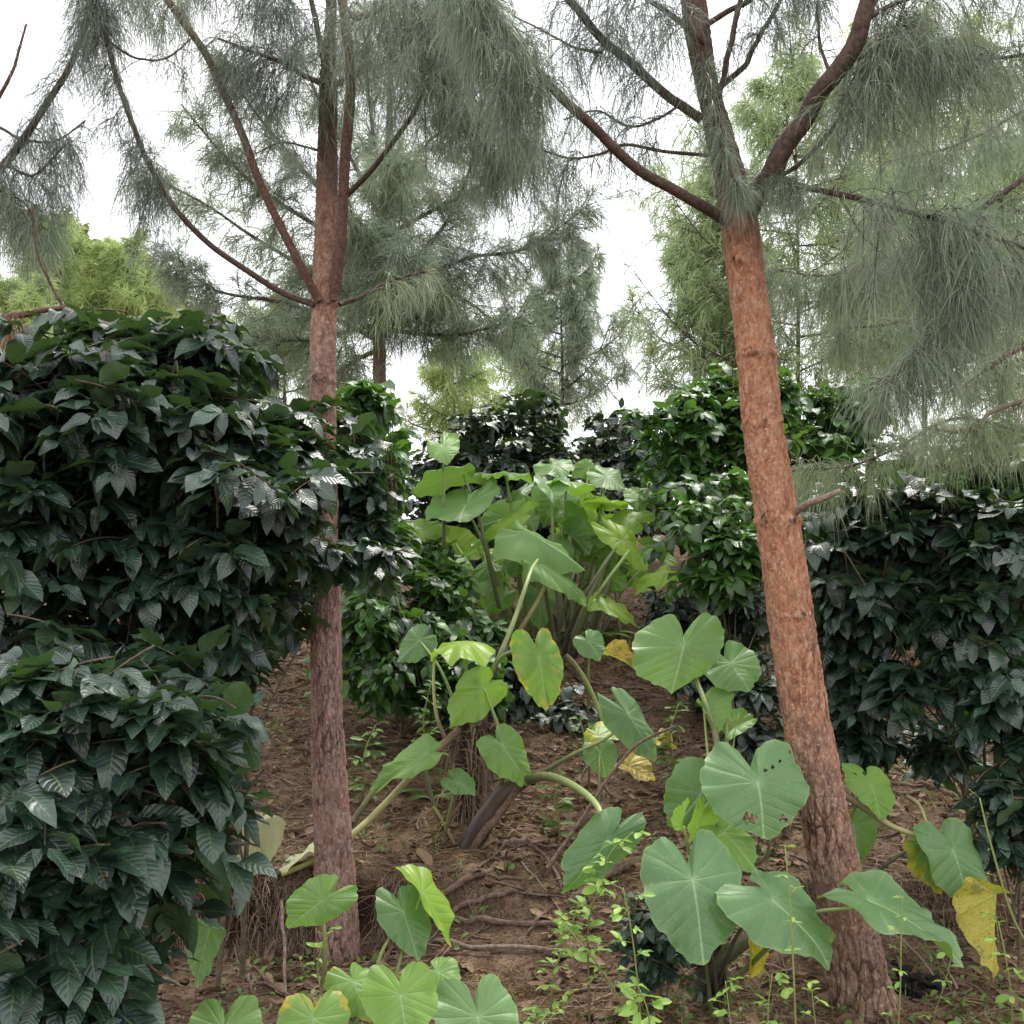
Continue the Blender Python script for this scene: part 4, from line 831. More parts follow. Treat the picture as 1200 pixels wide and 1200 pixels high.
ear_plant('large clump of tall elephant ears up the slope below the round coffee bush', (690, 770, C_), [
    ((546, 592), (-8, 18), (42, -9), 8.0, -.28, .05, dict(b=1.3, tint=.40, pw=4, cup=-.03, base=(600, 760, 8.4), label='grey green leaf spread flat at the left of the clump')),
    ((543, 555), (-66, 12), (14, 10), 8.3, -.1, .3, dict(b=.3, tint=.45, base=(590, 740, 8.5))),
    ((593, 556), (5, -6), (31, 1), 8.5, -.4, 0, dict(b=.8, tint=.60, base=(610, 700, 8.6))),
    ((520, 524), (8, 14), (17, -10), 8.0, -.1, .1, dict(b=1.1, tint=.55, base=(520, 640, 8.0), pw=3)),
    ((614, 573), (-10, 11), (17, -6), 8.7, -.2, .1, dict(b=1.1, tint=.35, base=(640, 720, 8.7), pw=4)),
    ((646, 574), (2, 9), (21, 3), 8.7, -.2, 0, dict(b=1.6, tint=.35, fold=.4, base=(650, 720, 8.7), pw=4)),
    ((664, 566), (5, -9), (32, 4), 9, -.4, 0, dict(b=.7, tint=.62, base=(655, 720, 8.9), pw=4)),
    ((603, 608), (-38, 16), (13, -17), 8.4, -.15, .1, dict(b=.7, tint=.88, base=(640, 740, 8.5))),
    ((619, 622), (68, 38), (20, -15), 7.9, -.1, .25, dict(b=.35, tint=.5, fold=-.35, base=(650, 750, 8.2), label='long leaf folded along its midrib in the centre of the clump')),
    ((607, 658), (-4, 14), (18, -4), 8, -.15, .05, dict(b=.9, tint=.3, base=(620, 760, 8.3), pw=3)),
    ((630, 658), (60, 42), (12, -14), 7.8, -.1, .15, dict(b=.2, tint=.55, nop=True)),
    ((632, 700), (2, 38), (18, 0), 8.3, -.1, .05, dict(b=.4, tint=.4, base=(650, 760, 8.5))),
    ((496, 626), (-16, -20), (26, -12), 8.1, .2, .0, dict(b=.5, tint=.8, base=(540, 720, 8.2), pw=3)),
    ((577, 660), (-30, 17), (-4, -11), 8.4, -.1, .1, dict(b=.3, tint=.55, base=(600, 750, 8.5), pw=3)),
    ((708, 590), (3, -12), (26, 4), 9.2, -.35, 0, dict(b=.6, tint=.9, base=(690, 740, 8.8))),
    ((711, 558), (21, 11), (10, -10), 9.4, -.15, .15, dict(b=.9, tint=.45, base=(690, 720, 8.9), pw=4)),
    ((737, 608), (-28, -6), (16, -12), 9, .1, .1, dict(b=.8, tint=.78, base=(690, 730, 8.7))),
    ((752, 586), (-19, -20), (12, -4), 9.2, .1, .1, dict(b=.5, tint=.5, base=(700, 740, 8.8), pw=4)),
    ((766, 577), (12, 9), (10, -8), 9.2, -.1, .1, dict(b=1, tint=.4, base=(700, 740, 8.9), pw=3)),
    ((729, 633), (33, 33), (11, -9), 8.6, -.1, .1, dict(b=.9, tint=.96, base=(672, 750, 8.5), pw=6)),
    ((668, 602), (22, 12), (12, -10), 9, -.1, .1, dict(b=1.0, tint=.55, base=(670, 730, 8.8), pw=4)),
    ((781, 669), (-40, 22), (-9, -9), 8.5, -.1, .1, dict(b=.2, tint=.9, base=(800, 740, 8.7), pw=4)),
    ((703, 703), (50, 26), (7, -9), 8.2, -.1, .15, dict(b=.2, tint=.95, base=(690, 760, 8.5), pw=4)),
    ((826, 697), (-26, 3), (8, -6), 8.4, -.1, .15, dict(b=.6, tint=.9, base=(826, 760, 8.4), pw=3)),
    ((650, 545), (16, 8), (18, -8), 9.6, -.2, .1, dict(b=.8, tint=.5, base=(650, 700, 9.3), pw=3)),
    ((690, 548), (-14, 9), (12, 8), 9.8, -.2, .1, dict(b=.8, tint=.55, base=(680, 700, 9.4), pw=3)),
    ((560, 640), (-14, 14), (14, -5), 8.7, -.1, .1, dict(b=.8, tint=.5, base=(590, 740, 8.7), pw=3)),
    ((535, 660), (10, 16), (16, -2), 8.6, -.1, .1, dict(b=.7, tint=.65, base=(560, 740, 8.5), pw=3)),
    ((650, 640), (22, 16), (14, -9), 8.8, -.1, .1, dict(b=.6, tint=.4, base=(660, 740, 8.8), pw=4)),
    ((715, 660), (16, 16), (15, -9), 9.2, -.1, .1, dict(b=.6, tint=.35, base=(700, 740, 9), pw=3)),
    ((590, 700), (-12, 18), (16, 4), 8.2, -.1, .1, dict(b=.6, tint=.5, base=(610, 760, 8.4), pw=3)),
], stem=[([(664, 768, 8.4), (680, 735, 8.3), (705, 690, 8.2), (738, 645, 8.3)], 6, 4, 'petiole'), ([(660, 770, 8.4), (668, 735, 8.3), (690, 690, 8.2), (722, 642, 8.3)], 6, 3, 'petiole_dark'),
         ([(672, 770, 8.4), (690, 740, 8.3), (706, 705, 8.3), (716, 680, 8.3)], 7, 4, 'petiole_dark'), ([(652, 768, 8.4), (656, 735, 8.4), (664, 700, 8.4), (676, 660, 8.5)], 5, 3, 'petiole_dark'),
         ([(640, 765, 8.4), (640, 730, 8.4), (644, 690, 8.4), (640, 640, 8.5)], 5, 3, 'petiole'), ([(598, 760, 7.8), (612, 735, 7.8), (630, 705, 7.8), (642, 680, 7.8)], 6, 5, 'petiole_y'),
         ([(600, 775, 8.2), (592, 740, 8.2), (580, 690, 8.1), (560, 600, 8.0)], 6, 4, 'petiole_dark')])
rq = np.random.default_rng(77); sp = []
for q in range(40):
    ang = rq.uniform(0, 6.28); rad = rq.uniform(.15, 1)**.6; cx, cy = 640+140*rad*math.cos(ang), 645+68*rad*math.sin(ang)
    ln = rq.uniform(20, 42); a2 = rq.uniform(.2, 2.9); tx, ty = ln*math.cos(a2), ln*math.sin(a2)*.8
    sp.append(((cx, cy), (tx, ty), (-ty*.75+rq.normal()*4, tx*.5+rq.normal()*3), rq.uniform(8.9, 9.9), rq.uniform(-.25, .0), rq.uniform(-.1, .2),
               dict(b=rq.uniform(.3, .9), tint=rq.choice([.25, .45, .6, .85, .95]), ye=float(rq.choice([0, 0, 0, .2])), pw=3, fold=rq.uniform(-.1, .3), base=(650+(cx-640)*.35+rq.normal()*20, 750, 9.2))))
ear_plant('thicket of smaller elephant ears crowding behind the tall clump', (665, 760, 9.3), sp)
ear_plant('elephant ear growing at the bottom edge, bright green leaves cut by the frame', (450, 1290, 3.5), [
    ((378, 1055), (-38, 31), (26, 15), 3.75, -.08, .02, dict(b=.8, tint=.55, base=(379, 1160, 3.75), via=[(381, 1110, 3.75)], pw=5, label='light green heart leaf in front of the straight trunk')),
    ((472, 1068), (20, 55), (29, -6), 3.7, -.08, .03, dict(b=.6, tint=.22, via=[(440, 1150, 3.6), (462, 1090, 3.7)], pw=4)),
    ((495, 1046), (41, 55), (12, -8), 3.75, -.03, .14, dict(b=.6, tint=.85, fold=.15, pw=4)),
    ((512, 1138), (26, 16), (16, -16), 3.5, -.05, .05, dict(b=.5, tint=.6, pw=3)),
    ((470, 1166), (8, 58), (44, -5), 3.1, -.08, .02, dict(b=.72, tint=.68, label='broad bright green heart leaf at the bottom')),
    ((414, 1150), (20, 42), (28, -6), 3.25, -.08, .03, dict(b=.5, tint=.6, ye=.37)),
    ((368, 1194), (-4, 50), (43, -6), 3.1, -.08, .03, dict(b=.7, tint=.6, ye=.40)),
    ((262, 1206), (-5, 48), (45, -3), 3.1, -.08, .03, dict(b=.85, tint=.48)),
    ((560, 1192), (10, 55), (48, -3), 3.15, -.08, .03, dict(b=.95, tint=.35)),
    ((600, 1230), (10, 40), (30, 0), 3.1, -.08, .03, dict(b=.8, tint=.4)),
])
ear_plant('elephant ear right of the leaning trunk with leaves on long curved yellowish stalks', (985, 1030, 4.75), [
    ((1020, 919), (17, 39), (28, 5), 4.6, -.06, .03, dict(b=.65, tint=.68, holes=((-.45, -.25, .05), (-.1, -.3, .05), (.0, .02, .0)), base=(985, 990, 4.75), via=[(1000, 950, 4.7)])),
    ((1000, 966), (6, 54), (29, -4), 4.75, -.06, .03, dict(b=.5, tint=.5)),
    ((1116, 996), (31, 73), (32, -2), 4.5, -.08, .05, dict(b=.52, tint=.18, base=(985, 928, 4.75), via=[(1010, 945, 4.65), (1045, 968, 4.6), (1085, 983, 4.55)], pm='petiole_y', pw=7, label='blue green heart leaf hanging tip down')),
    ((1084, 986), (24, 62), (25, -6), 4.65, -.05, .05, dict(b=.12, tint=.5, ye=.48, base=(1017, 1032, 4.75), via=[(1045, 1008, 4.7)], pm='petiole_dark', label='mottled fading leaf')),
    ((1088, 980), (-2, 8), (4, 0), 4.6, 0, .02, dict(b=.2, tint=.6, base=(1062, 933, 4.65), via=[(1076, 942, 4.62), (1085, 962, 4.6)], pm='petiole_y', pw=4)),
])
# hanging dead yellow leaf and fallen leaves
def fallen(label, A, T, W, d, dT, dW, **o):
    p = at(A[0], A[1], d); Tv = at(A[0]+T[0], A[1]+T[1], d+dT)-p; Wv = at(A[0]+W[0], A[1]+W[1], d+dW)-p
    l = earleaf(p, Tv, Wv, seed=int(A[0]), org=p, nm='fallen_leaf', **o); tag(l, label, 'leaf', 'fallen elephant ear leaves'); return l
fallen('withered yellow and brown leaf hanging near the lower right corner', (1168, 1048), (-14, 98), (17, 6), 4.3, -.05, .06, b=.12, tint=.8, ye=.9, fold=.9)
fallen('yellow curled leaf on the dark bank left of the tallest heart leaf', (715, 768), (32, 10), (8, -8), 7.0, 0, .1, b=.3, tint=.9, ye=1.0, fold=.5)
fallen('yellow and orange leaf lying above the thick arching stalk', (735, 898), (34, 14), (12, -9), 5.6, -.05, .1, b=.3, tint=.9, ye=1.0, fold=.3)
fallen('pale folded leaf lying flat with a yellow end behind the twisted leaf', (700, 862), (72, 6), (4, -8), 6.0, 0, .15, b=.2, tint=.7, ye=.5, fold=.2)
fallen('yellow leaf end on soil right of the twisted leaf', (772, 868), (22, 8), (3, -8), 6.0, 0, .1, b=.2, tint=.9, ye=1.0, fold=.3)
fallen('large pale leaf underside standing folded beside the low coffee bush', (310, 962), (-24, 78), (24, 6), 5.0, -.05, .05, b=.12, tint=.5, ye=.1, fold=.5, mat='dry')
fallen('pale green leaf lying left of the straight trunk foot', (372, 998), (-58, 22), (6, -12), 5.15, 0, .15, b=.1, tint=.6, ye=.1, fold=.2, mat='dry')
fallen('dark green single leaf hanging over the rooty bank', (246, 1088), (-18, 66), (20, 6), 3.9, -.03, .04, b=.1, tint=.05, ye=.1, fold=.3)

mb = MB(); P = cr(pts([(538, 855, 5.75), (500, 890, 5.6), (455, 938, 5.4), (415, 976, 5.2), (375, 1005, 5.12), (330, 1025, 5.08)]), 8)
tubes(mb, P, np.linspace(.022, .012, len(P)), 10)
tag(mb.build('fallen_stalk', M['petiole_y']), 'long thick yellow green leaf stalk slanting down behind the straight trunk', 'stalk')

# ------------------------------------------------------------------ sticks
def stick(label, ln, w, mat='deadwood', ground_=True, w1=None, group='fallen sticks on the soil'):
    P0 = np.array([G(x, y, lift=w/2*5.5/F*.8) for x, y in ln]) if ground_ else pts(ln)
    P = cr(P0, 10); d = P0[:, 1].mean(); t = np.linspace(0, 1, len(P)); r = w*.72/2*d/F
    P = P+r*.7*np.stack([vn(t*7, t*0+ln[0][0], s=k) for k in (1, 2, 3)], -1)
    if ground_: P[:, 2] = np.maximum(P[:, 2], hz(P[:, 0], P[:, 1], False)+r*.2) if w > 6 else np.maximum(P[:, 2], hz(P[:, 0], P[:, 1])+r*.4)
    mb = MB(); R = (r+((w1 or w*.6)/2*d/F-r)*t)*(1+.16*vn(t*17, t*0+ln[0][1], s=8)); tubes(mb, P, R, 9)
    tag(mb.build('stick', M[mat], None, None), label, 'stick', group)
stick('short thick stick slanting up just right of the edge-on bright leaf', [(520, 1053), (552, 1038), (582, 1019)], 11)
stick('brown stick below the short thick one, slanting up to the right', [(530, 1075), (565, 1058), (600, 1048)], 10)
stick('straight thick dark stick lying level on the small bank', [(534, 1083), (590, 1086), (664, 1090)], 10)
stick('long pale stick, lowest of the level sticks', [(505, 1104), (560, 1113), (610, 1116), (680, 1120)], 7, 'palewood')
stick('thin dark root curving down right of the leaning stem', [(584, 968), (622, 990), (650, 1025), (672, 1078)], 6)
stick('forked dark stick running behind the dark blue green leaf', [(664, 1062), (705, 1036), (752, 1012)], 12)
stick('long bare branch propped up behind the arching stalk', [(640, 1019, 4.9), (675, 969, 5.0), (704, 927, 5.1), (747, 873, 5.2), (790, 850, 5.2)], 7, 'deadwood', False, 3)
stick('stick lying left of the straight trunk along the bank edge', [(255, 1040), (310, 1026), (372, 1012)], 7)
stick('short stub of broken wood at the straight trunk foot', [(335, 1010), (342, 1022), (360, 1030)], 12)
stick('dry thin stick standing against the rooty bank', [(330, 1055, 4.75), (333, 1110, 4.6), (336, 1180, 4.45)], 5, 'palewood', False)
stick('thin bent twig right of the leaning trunk foot', [(1030, 1090), (1070, 1118), (1102, 1158)], 4, 'palewood')
stick('short pale twig nearest the charred lump', [(1096, 1108), (1108, 1135), (1122, 1162)], 5, 'palewood')
stick('thin twig level across the right bank', [(1046, 1038), (1085, 1034), (1130, 1040)], 4, 'palewood')
stick('dark root along the right bank under the hanging leaf', [(1050, 1075), (1110, 1072), (1160, 1082)], 8)
stick('thin pale twig crossing soil above the level sticks', [(610, 1012), (640, 1045), (668, 1090)], 3, 'palewood')
stick('short brown chunk of wood right of the leaning stem foot', [(592, 992), (606, 992), (622, 990)], 11)
stick('thin root lying above the short thick stick', [(560, 1020), (585, 1000), (600, 975)], 5)
stick('curved twig near the bottom under the small coffee seedling', [(690, 1150), (730, 1142), (770, 1158)], 4)
stick('bare stem leaning among the right coffee leaves', [(1130, 860, 5.0), (1110, 810, 5.0), (1088, 775, 5.0)], 8, 'coffeewood', False)
stick('long dark stick along the upper dark bank', [(690, 800), (740, 808), (800, 815)], 6)
stick('thin twig slanting on the upper dark bank', [(680, 790), (715, 805), (745, 828)], 4)

# charred lump
mb = MB(); c0 = G(1080, 1160, .03)
for k in range(7):
    c = c0+rng.normal(size=3)*[.05, .05, .015]; th = np.linspace(0, 2*PI, 14, endpoint=False); ph = np.linspace(.05, PI-.05, 9)
    TH, PH = np.meshgrid(th, ph); rr = .022*(1+1.1*vn(TH*2+k, PH*3, s=k)); V = c+np.stack([rr*np.sin(PH)*np.cos(TH)*1.5, rr*np.sin(PH)*np.sin(TH), rr*np.cos(PH)], -1)
    i = np.arange(8)[:, None]*14; j = np.arange(14)[None]; mb.add(V, np.stack([i+j, i+(j+1) % 14, i+14+(j+1) % 14, i+14+j], -1).reshape(-1, 4))
tag(mb.build('charred_wood', M['char']), 'black charred lump of wood on the soil near the lower right', 'burnt wood')

# ------------------------------------------------------------------ weeds
def weed(label, ln, d=None, nl=16, leaf=(.035, .06), w=3, mat='weed', side=3, top=True, stem='weedstem', group='weeds on the soil', ground_=True, t0=.15):
    L3 = pts(ln, d); base = L3[0].copy()
    g = gz(base); 
    if ground_: L3 = np.vstack([g, L3])
    base = g; root = empty('weed', base); tag(root, label, 'weed', group)
    P = cr(L3, 8); K = len(P); s, f = MB(), MB(); tubes(s, P, np.linspace(w, w*.4, K)/2*L3[-1][1]/F, 6)
    tt = np.linspace(t0, 1, nl)+rng.normal(size=nl)*.01; fi = np.clip(tt, 0, .999)*(K-1); i = fi.astype(int); fr = (fi-i)[:, None]
    B = P[i]*(1-fr)+P[i+1]*fr; tg = nrm(P[i+1]-P[i])
    if side:
        az = rng.uniform(0, 6.28, nl); o = np.stack([np.cos(az), np.sin(az), np.full(nl, .25)], -1)
        br = rng.uniform(.01, .06*w/3, nl)[:, None]
        kk = np.linspace(0, 1, 3)[None, :, None]; TW = B[:, None]+(o*br)[:, None]*kk; tubes(s, TW, .0012*np.ones((nl, 3)), 4, cap=False, tint=.8)
        for m in range(side):
            a2 = az+(m-side/2+.5)*1.3; D = np.stack([np.cos(a2), np.sin(a2), rng.uniform(-.3, .5, nl)], -1); L = rng.uniform(*leaf, nl)*(1.35-.4*tt)
            leaves(f, B+o*br, D, np.array([0, 0, 1.0])+rng.normal(size=(nl, 3))*.35, L, L*rng.uniform(.36, .5, nl), rng.uniform(0, .6, nl), .25, rng.random(nl), .06, 1, 7)
    s.build('stem', M[stem], root, base); f.build('foliage', M[mat], root, base)
weed('bright green leafy weed on the soil left of the dark blue green leaf', [(645, 1195), (650, 1140), (665, 1100), (678, 1060)], 4.2, 22)
weed('bright weed shoot growing up in front of the dark blue green leaf', [(690, 1080), (705, 1040), (715, 1000), (742, 975)], 4.05, 20, (.035, .065))
weed('yellow green weed branch leaning below the largest heart leaf', [(750, 1190), (745, 1130), (738, 1080), (730, 1040)], 3.7, 12, (.03, .06))
weed('weed with large leaf pairs at the bottom centre right', [(765, 1250), (760, 1190), (750, 1160)], 3.5, 9, (.05, .08))
weed('tall thin weed spike standing in front of the flat heart leaf', [(935, 1290), (932, 1190), (927, 1080), (920, 990)], 3.3, 9, (.02, .04), 3.5, t0=.3)
weed('thin weed spike in front of the leaning trunk foot', [(1050, 1260), (1055, 1160), (1056, 1100), (1058, 1050)], 3.5, 8, (.02, .035), 2.5, t0=.3)
weed('tall bare grey green weed spike by the hanging yellow leaf', [(1215, 1140), (1185, 1070), (1160, 985), (1148, 935)], 3.7, 10, (.008, .014), 4, side=1)
weed('small bright weed at the bottom under the low coffee bush', [(118, 1240), (112, 1195), (105, 1150)], 2.75, 9, (.04, .06))
weed('pale weed leaves at the lower right corner', [(1185, 1170), (1178, 1120), (1170, 1080)], 3.7, 9, (.03, .06))
weed('small weed beside the light green heart leaf stalk', [(380, 1180), (372, 1130), (388, 1090)], 4.3, 8, (.03, .05))
weed('thin weed between the edge-on leaf and the sticks', [(640, 1200), (620, 1210), (640, 1190)], 3.6, 6, (.02, .04))
weed('small white flecked weed at the foot of the leaning stem', [(520, 1015), (510, 985), (520, 965)], 5.5, 14, (.012, .022), 1.5)
weed('tiny weed on the bank by the straight trunk', [(360, 1150), (350, 1120)], 4.7, 6, (.03, .05), 2)
weed('low weed at bottom right of centre', [(860, 1240), (855, 1190), (850, 1150)], 3.3, 12, (.025, .045), 2.5)
weed('weed clump at the leaning trunk foot', [(905, 1240), (900, 1190), (905, 1140)], 3.4, 12, (.025, .05), 2.5)
weed('bright weed under the yellow hanging heart leaf', [(960, 1240), (955, 1195), (950, 1150)], 3.3, 9, (.02, .04), 2)
weed('slim weed leaning left below the flat heart leaf', [(735, 1190), (700, 1130), (680, 1105), (655, 1075)], 3.9, 14, (.03, .055), 3)
weed('broad leaved weed in the lower right behind the charred lump', [(1095, 1190), (1108, 1150), (1115, 1120)], 4.1, 6, (.03, .05), 2)

weed('broad leaved weed on the soil between the leaning dark stem and the arching stalk', [(655, 965), (650, 935), (660, 905)], 5.6, 12, (.05, .09), 3, mat='grass', group=None)
weed('leafy green weed below the backlit edge-on leaf', [(500, 880), (496, 845), (505, 800)], 6.2, 22, (.05, .09), 3, mat='grass', group=None)
weed('dull green weed patch right behind the straight trunk', [(425, 905), (428, 880), (440, 850)], 6.0, 16, (.04, .08), 3, mat='grass', group=None)
weed('dark weed beside the dark stem below the tallest heart leaf', [(790, 900), (785, 860), (795, 825)], 6.0, 18, (.05, .09), 3, mat='grass', group=None)
weed('low green weed below the pale fallen leaf', [(690, 880), (685, 862), (680, 845)], 6.2, 16, (.04, .07), 3, mat='grass', group=None)
def fern(label, px, py, n=7, L=.35, mat='weed'):
    b = G(px, py); root = empty('fern', b); tag(root, label, 'fern', 'small ferns')
    for i in range(n):
        a = i*2*PI/n+rng.random()*.5; o = np.array([math.cos(a), math.sin(a), 0]); t = np.linspace(0, 1, 12)[:, None]; l = L*rng.uniform(.7, 1.1)
        P = b+o*l*t+np.array([0, 0, 1])*l*(.9*t-.8*t*t); s = MB(); tubes(s, P, np.linspace(.002, .0006, 12), 4)
        k = 22; fi = np.linspace(.12, .99, k)*11; ii = np.minimum(fi.astype(int), 10); B = P[ii]+(P[ii+1]-P[ii])*(fi-ii)[:, None]
        tg = nrm(P[ii+1]-P[ii]); sd = nrm(np.cross(tg, [0, 0, 1.0]))
        for sg in (-1, 1):
            LL = l*.26*np.sin(np.linspace(.5, 3.0, k)); leaves(s, B, sd*sg+tg*.35, np.tile([0, 0, 1.0], (k, 1)), LL, LL*.22, np.full(k, .3), .1, np.full(k, .5), .0, 1, 4)
        s.build('frond', M[mat], root, b)
mb = MB(); n = 420
a = pts([(548, 960, 5.86), (541, 905, 5.86), (540, 850, 5.86)]); b = pts([(556, 960, 5.9), (560, 900, 5.9), (564, 845, 5.86)])
A2 = np.stack([cr(a, 3), cr(b, 3)]); p_, tg_, t_ = on_lines(A2, n)
needles(mb, p_+rng.normal(size=(n, 3))*.02, rng.normal(size=(n, 3))*[.5, .5, .2], rng.uniform(.1, .34, n), rng.uniform(.003, .012, n), rng.uniform(.9, 1.5, n), rng.random(n))
tag(mb.build('dry_sheaths', M['root']), 'dry brown shreds of old leaf bases hanging on the dark upright stems', 'dead fibres', None, 'stuff')
fern('bright little fern on the path right of the straight trunk', 447, 815, 6, .30)
fern('fern beside the tall clump, right of its dark stalks', 703, 752, 8, .42)
fern('dull fern at the edge of the soil just right of the straight trunk', 425, 880, 7, .25, 'grass')
fern('narrow fern by the leaning stem', 508, 940, 5, .25, 'grass')

# ------------------------------------------------------------------ stuff: litter, roots, ground cover
def on_ground(n, x0, x1, y0, y1):
    x = rng.uniform(x0, x1, n); y = y0+(y1-y0)*rng.random(n)**1.2; return np.stack([x, y, hz(x, y)], -1)
n = 13000; P = on_ground(n, -2.6, 3.6, 3.2, 10.5); P = P[vn(P[:, 0]*1.8, P[:, 1]*1.8, s=90) > -.35]; n = len(P); mb = MB()
az = rng.uniform(0, 6.28, n); D = np.stack([np.cos(az), np.sin(az), rng.uniform(-.1, .4, n)], -1); L = rng.uniform(.02, .06, n)+.10*rng.random(n)**5
leaves(mb, P+[0, 0, .008], D, np.array([0, 0, 1.0])+rng.normal(size=(n, 3))*.5, L, L*rng.uniform(.2, .5, n), rng.uniform(-.4, .7, n), .4, rng.random(n), .12, 1, 6)
tag(mb.build('leaf_litter', M['litter']), 'brown dead leaves scattered over the soil', 'leaf litter', None, 'stuff')
n = 48000; P = on_ground(n, -2.6, 3.4, 3.3, 9.5); P = P[vn(P[:, 0]*1.4, P[:, 1]*1.4, s=91)+.6*vn(P[:, 0]*5, P[:, 1]*5, s=92) > -.25]; n = len(P); mb = MB(); az = rng.uniform(0, 6.28, n); D = np.stack([np.cos(az), np.sin(az), rng.uniform(-.05, .3, n)], -1)
needles(mb, P+[0, 0, .008], D, rng.uniform(.06, .22, n), rng.uniform(.0015, .004, n), rng.uniform(.1, .5, n), rng.random(n))
tag(mb.build('fallen_needles', M['n_dead']), 'fallen dry pine needles and fine twigs strewn on the slope', 'pine needles', None, 'stuff')
# twiggy debris
n = 1500; P = on_ground(n, -2.6, 3.6, 3.5, 9); az = rng.uniform(0, 6.28, n); D = np.stack([np.cos(az), np.sin(az)*.6, rng.uniform(0, .15, n)], -1); L = rng.uniform(.1, .45, n)
k = np.linspace(-.5, .5, 6)[None, :, None]; TW = P[:, None]+nrm(D)[:, None]*L[:, None, None]*k+rng.normal(size=(n, 6, 3))*.01
TW[..., 2] = np.maximum(hz(TW[..., 0], TW[..., 1])+.006, TW[..., 2]*.3+.7*(hz(TW[..., 0], TW[..., 1])+.01)); mb = MB(); tubes(mb, TW, (.0015+.009*rng.random((n, 1))**2.2)*(1.2-.6*(k[:, :, 0]+.5)), 5)
tag(mb.build('twig_debris', M['deadwood']), 'small broken twigs littering the slope', 'twigs', None, 'stuff')
# clods
n = 1600; P = on_ground(n, -2.6, 3.6, 3.4, 8); r = .006+.02*rng.random(n)**4
th = np.linspace(0, 2*PI, 7, endpoint=False); ph = np.linspace(.2, PI-.2, 5); TH, PH = np.meshgrid(th, ph)
U = np.stack([np.sin(PH)*np.cos(TH), np.sin(PH)*np.sin(TH), .7*np.cos(PH)], -1).reshape(1, -1, 3)
V = P[:, None]+U*r[:, None, None]*(1+.35*rng.normal(size=(n, 35, 1))*.6); i = np.arange(4)[:, None]*7; j = np.arange(7)[None]
q = np.stack([i+j, i+(j+1) % 7, i+7+(j+1) % 7, i+7+j], -1).reshape(-1, 4); mb = MB(); mb.add(V, (q[None]+(np.arange(n)*35)[:, None, None]).reshape(-1, 4))
tag(mb.build('soil_clods', M['soil']), 'crumbled clods of brown earth', 'soil clods', None, 'stuff')
# roots fringing the banks
mb = MB()
for (n, x0, x1, lo, hi) in ((3600, -2.0, -.45, .06, .26), (1500, -.5, .6, .04, .12), (2200, 1.2, 3.2, .08, .22)):
    x = rng.uniform(x0, x1, n); y = 5.0+.09*vn(x*1.3, x*0+2, s=5)+rng.uniform(-.06, .12, n); kp = vn(x*5, x*0, s=88)+.6*vn(x*17, x*0, s=89) > -.25; x, y = x[kp], y[kp]; n = len(x); z = hz(x, y)+.01
    P = np.stack([x, y, z], -1); D = np.stack([rng.normal(size=n)*.5, -rng.uniform(.3, 1, n), rng.uniform(-.3, .6, n)], -1)
    needles(mb, P, D, rng.uniform(lo, hi, n), rng.uniform(.0015, .0045, n), rng.uniform(.8, 1.4, n), rng.random(n))
tag(mb.build('dry_roots', M['root']), 'dry roots and dead grass hanging over the cut banks', 'roots', None, 'stuff')
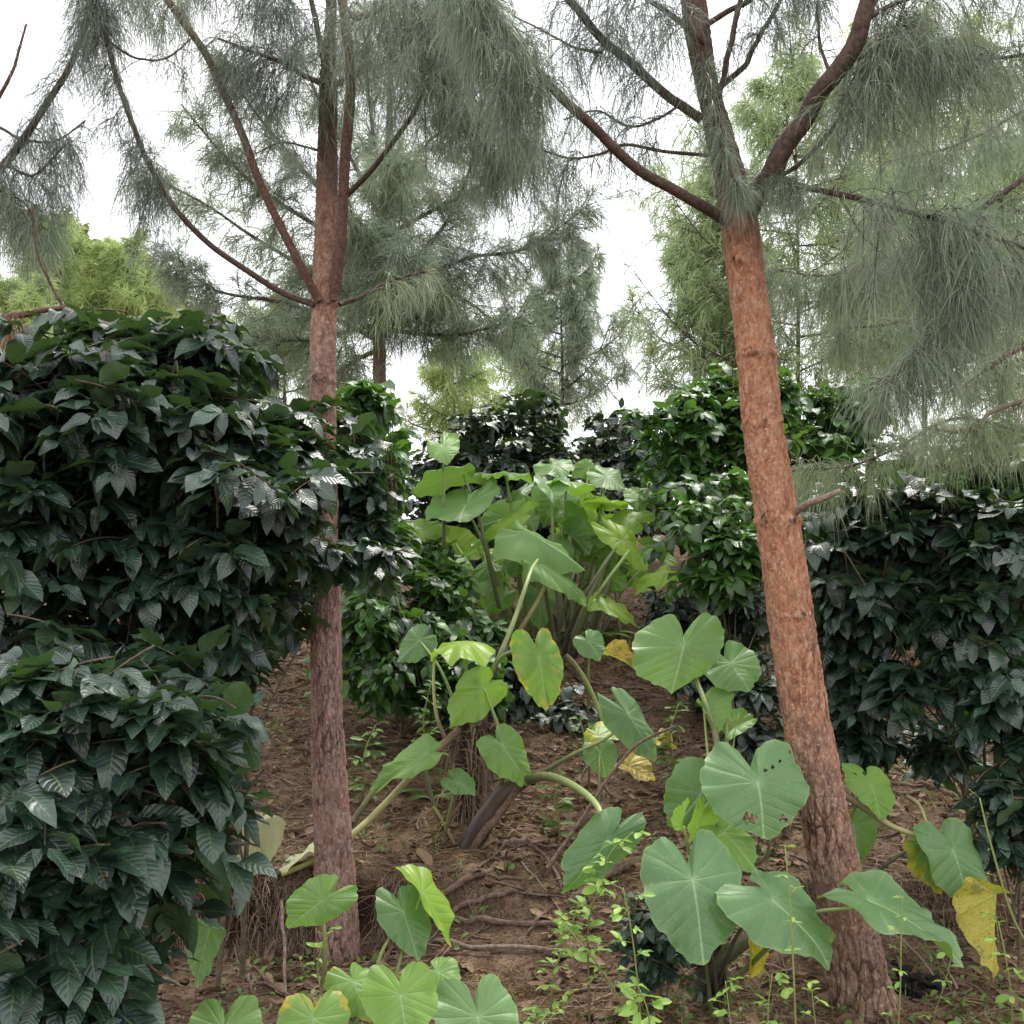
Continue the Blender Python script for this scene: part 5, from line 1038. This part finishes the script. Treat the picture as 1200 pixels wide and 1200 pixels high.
# green ground cover in patches
n = 15000; P = on_ground(n, -2.8, 4.2, 3.4, 11.5); dens = vn(P[:, 0]*1.1, P[:, 1]*1.1, s=95)+.5*vn(P[:, 0]*4, P[:, 1]*4, s=96)
P = P[dens[:len(P)] > .15]; n = len(P); mb = MB(); az = rng.uniform(0, 6.28, n); D = np.stack([np.cos(az), np.sin(az), rng.uniform(.1, 1.2, n)], -1); L = rng.uniform(.015, .05, n)
leaves(mb, P+np.stack([0*az, 0*az, rng.uniform(0, .05, n)], -1), D, np.array([0, 0, 1.0])+rng.normal(size=(n, 3))*.4, L, L*rng.uniform(.4, .7, n), rng.uniform(0, .6, n), .2, rng.random(n), .05, 1, 5)
n = 4200; P = on_ground(n, -2.5, 4, 3.4, 9); P = P[vn(P[:, 0]*1.5, P[:, 1]*1.5, s=97) > .15]; n = len(P); az = rng.uniform(0, 6.28, n)
needles(mb, P, np.stack([np.cos(az)*.4, np.sin(az)*.4, np.ones(n)], -1), rng.uniform(.06, .2, n), rng.uniform(.003, .006, n), rng.uniform(.3, 1.0, n), rng.random(n))
tag(mb.build('ground_cover', M['grass']), 'low green seedlings and grass blades in patches on the soil', 'ground cover', None, 'stuff')

# ------------------------------------------------------------------ light
world = bpy.data.worlds.new('World'); scene.world = world; world.use_nodes = True
nt = world.node_tree; nt.nodes.clear(); N = NT(nt)
SE, SA = math.radians(58), math.radians(20)       # sun ahead and to the right
sky = N.n('ShaderNodeTexSky', sky_type='NISHITA'); sky.sun_disc = False; sky.sun_elevation = SE; sky.sun_rotation = SA
hs = N.n('ShaderNodeHueSaturation'); hs.inputs['Saturation'].default_value = .25; N.l(sky.outputs[0], hs.inputs['Color'])
tc = N.n('ShaderNodeTexCoord'); cl = N.noise(tc.outputs['Generated'], 2.2, 4, .55)
cc = N.ramp(cl, [(.3, (13.0, 13.4, 14.1)), (.7, (16.5, 16.5, 16.6))])
mixc = N.mix(.88, hs.outputs[0], cc)
bg = N.n('ShaderNodeBackground'); bg.inputs[1].default_value = .15; N.l(mixc, bg.inputs[0])
wo = N.n('ShaderNodeOutputWorld'); N.l(bg.outputs[0], wo.inputs[0])
sd = bpy.data.lights.new('sun', 'SUN'); sd.energy = 3.4; sd.angle = math.radians(10); sd.color = (1, .96, .88)
so = bpy.data.objects.new('sun', sd); col.objects.link(so)
from mathutils import Vector
dirv = Vector((math.sin(SA)*math.cos(SE), math.cos(SA)*math.cos(SE), math.sin(SE)))
so.rotation_euler = dirv.to_track_quat('Z', 'Y').to_euler(); so.location = (2, 5, 12)
scene.view_settings.view_transform = 'Standard'; scene.view_settings.look = 'None'; scene.view_settings.exposure = 0
scene.render.engine = 'CYCLES'
scene.cycles.max_bounces = 5; scene.cycles.diffuse_bounces = 3; scene.cycles.glossy_bounces = 2; scene.cycles.transmission_bounces = 3; scene.cycles.transparent_max_bounces = 8
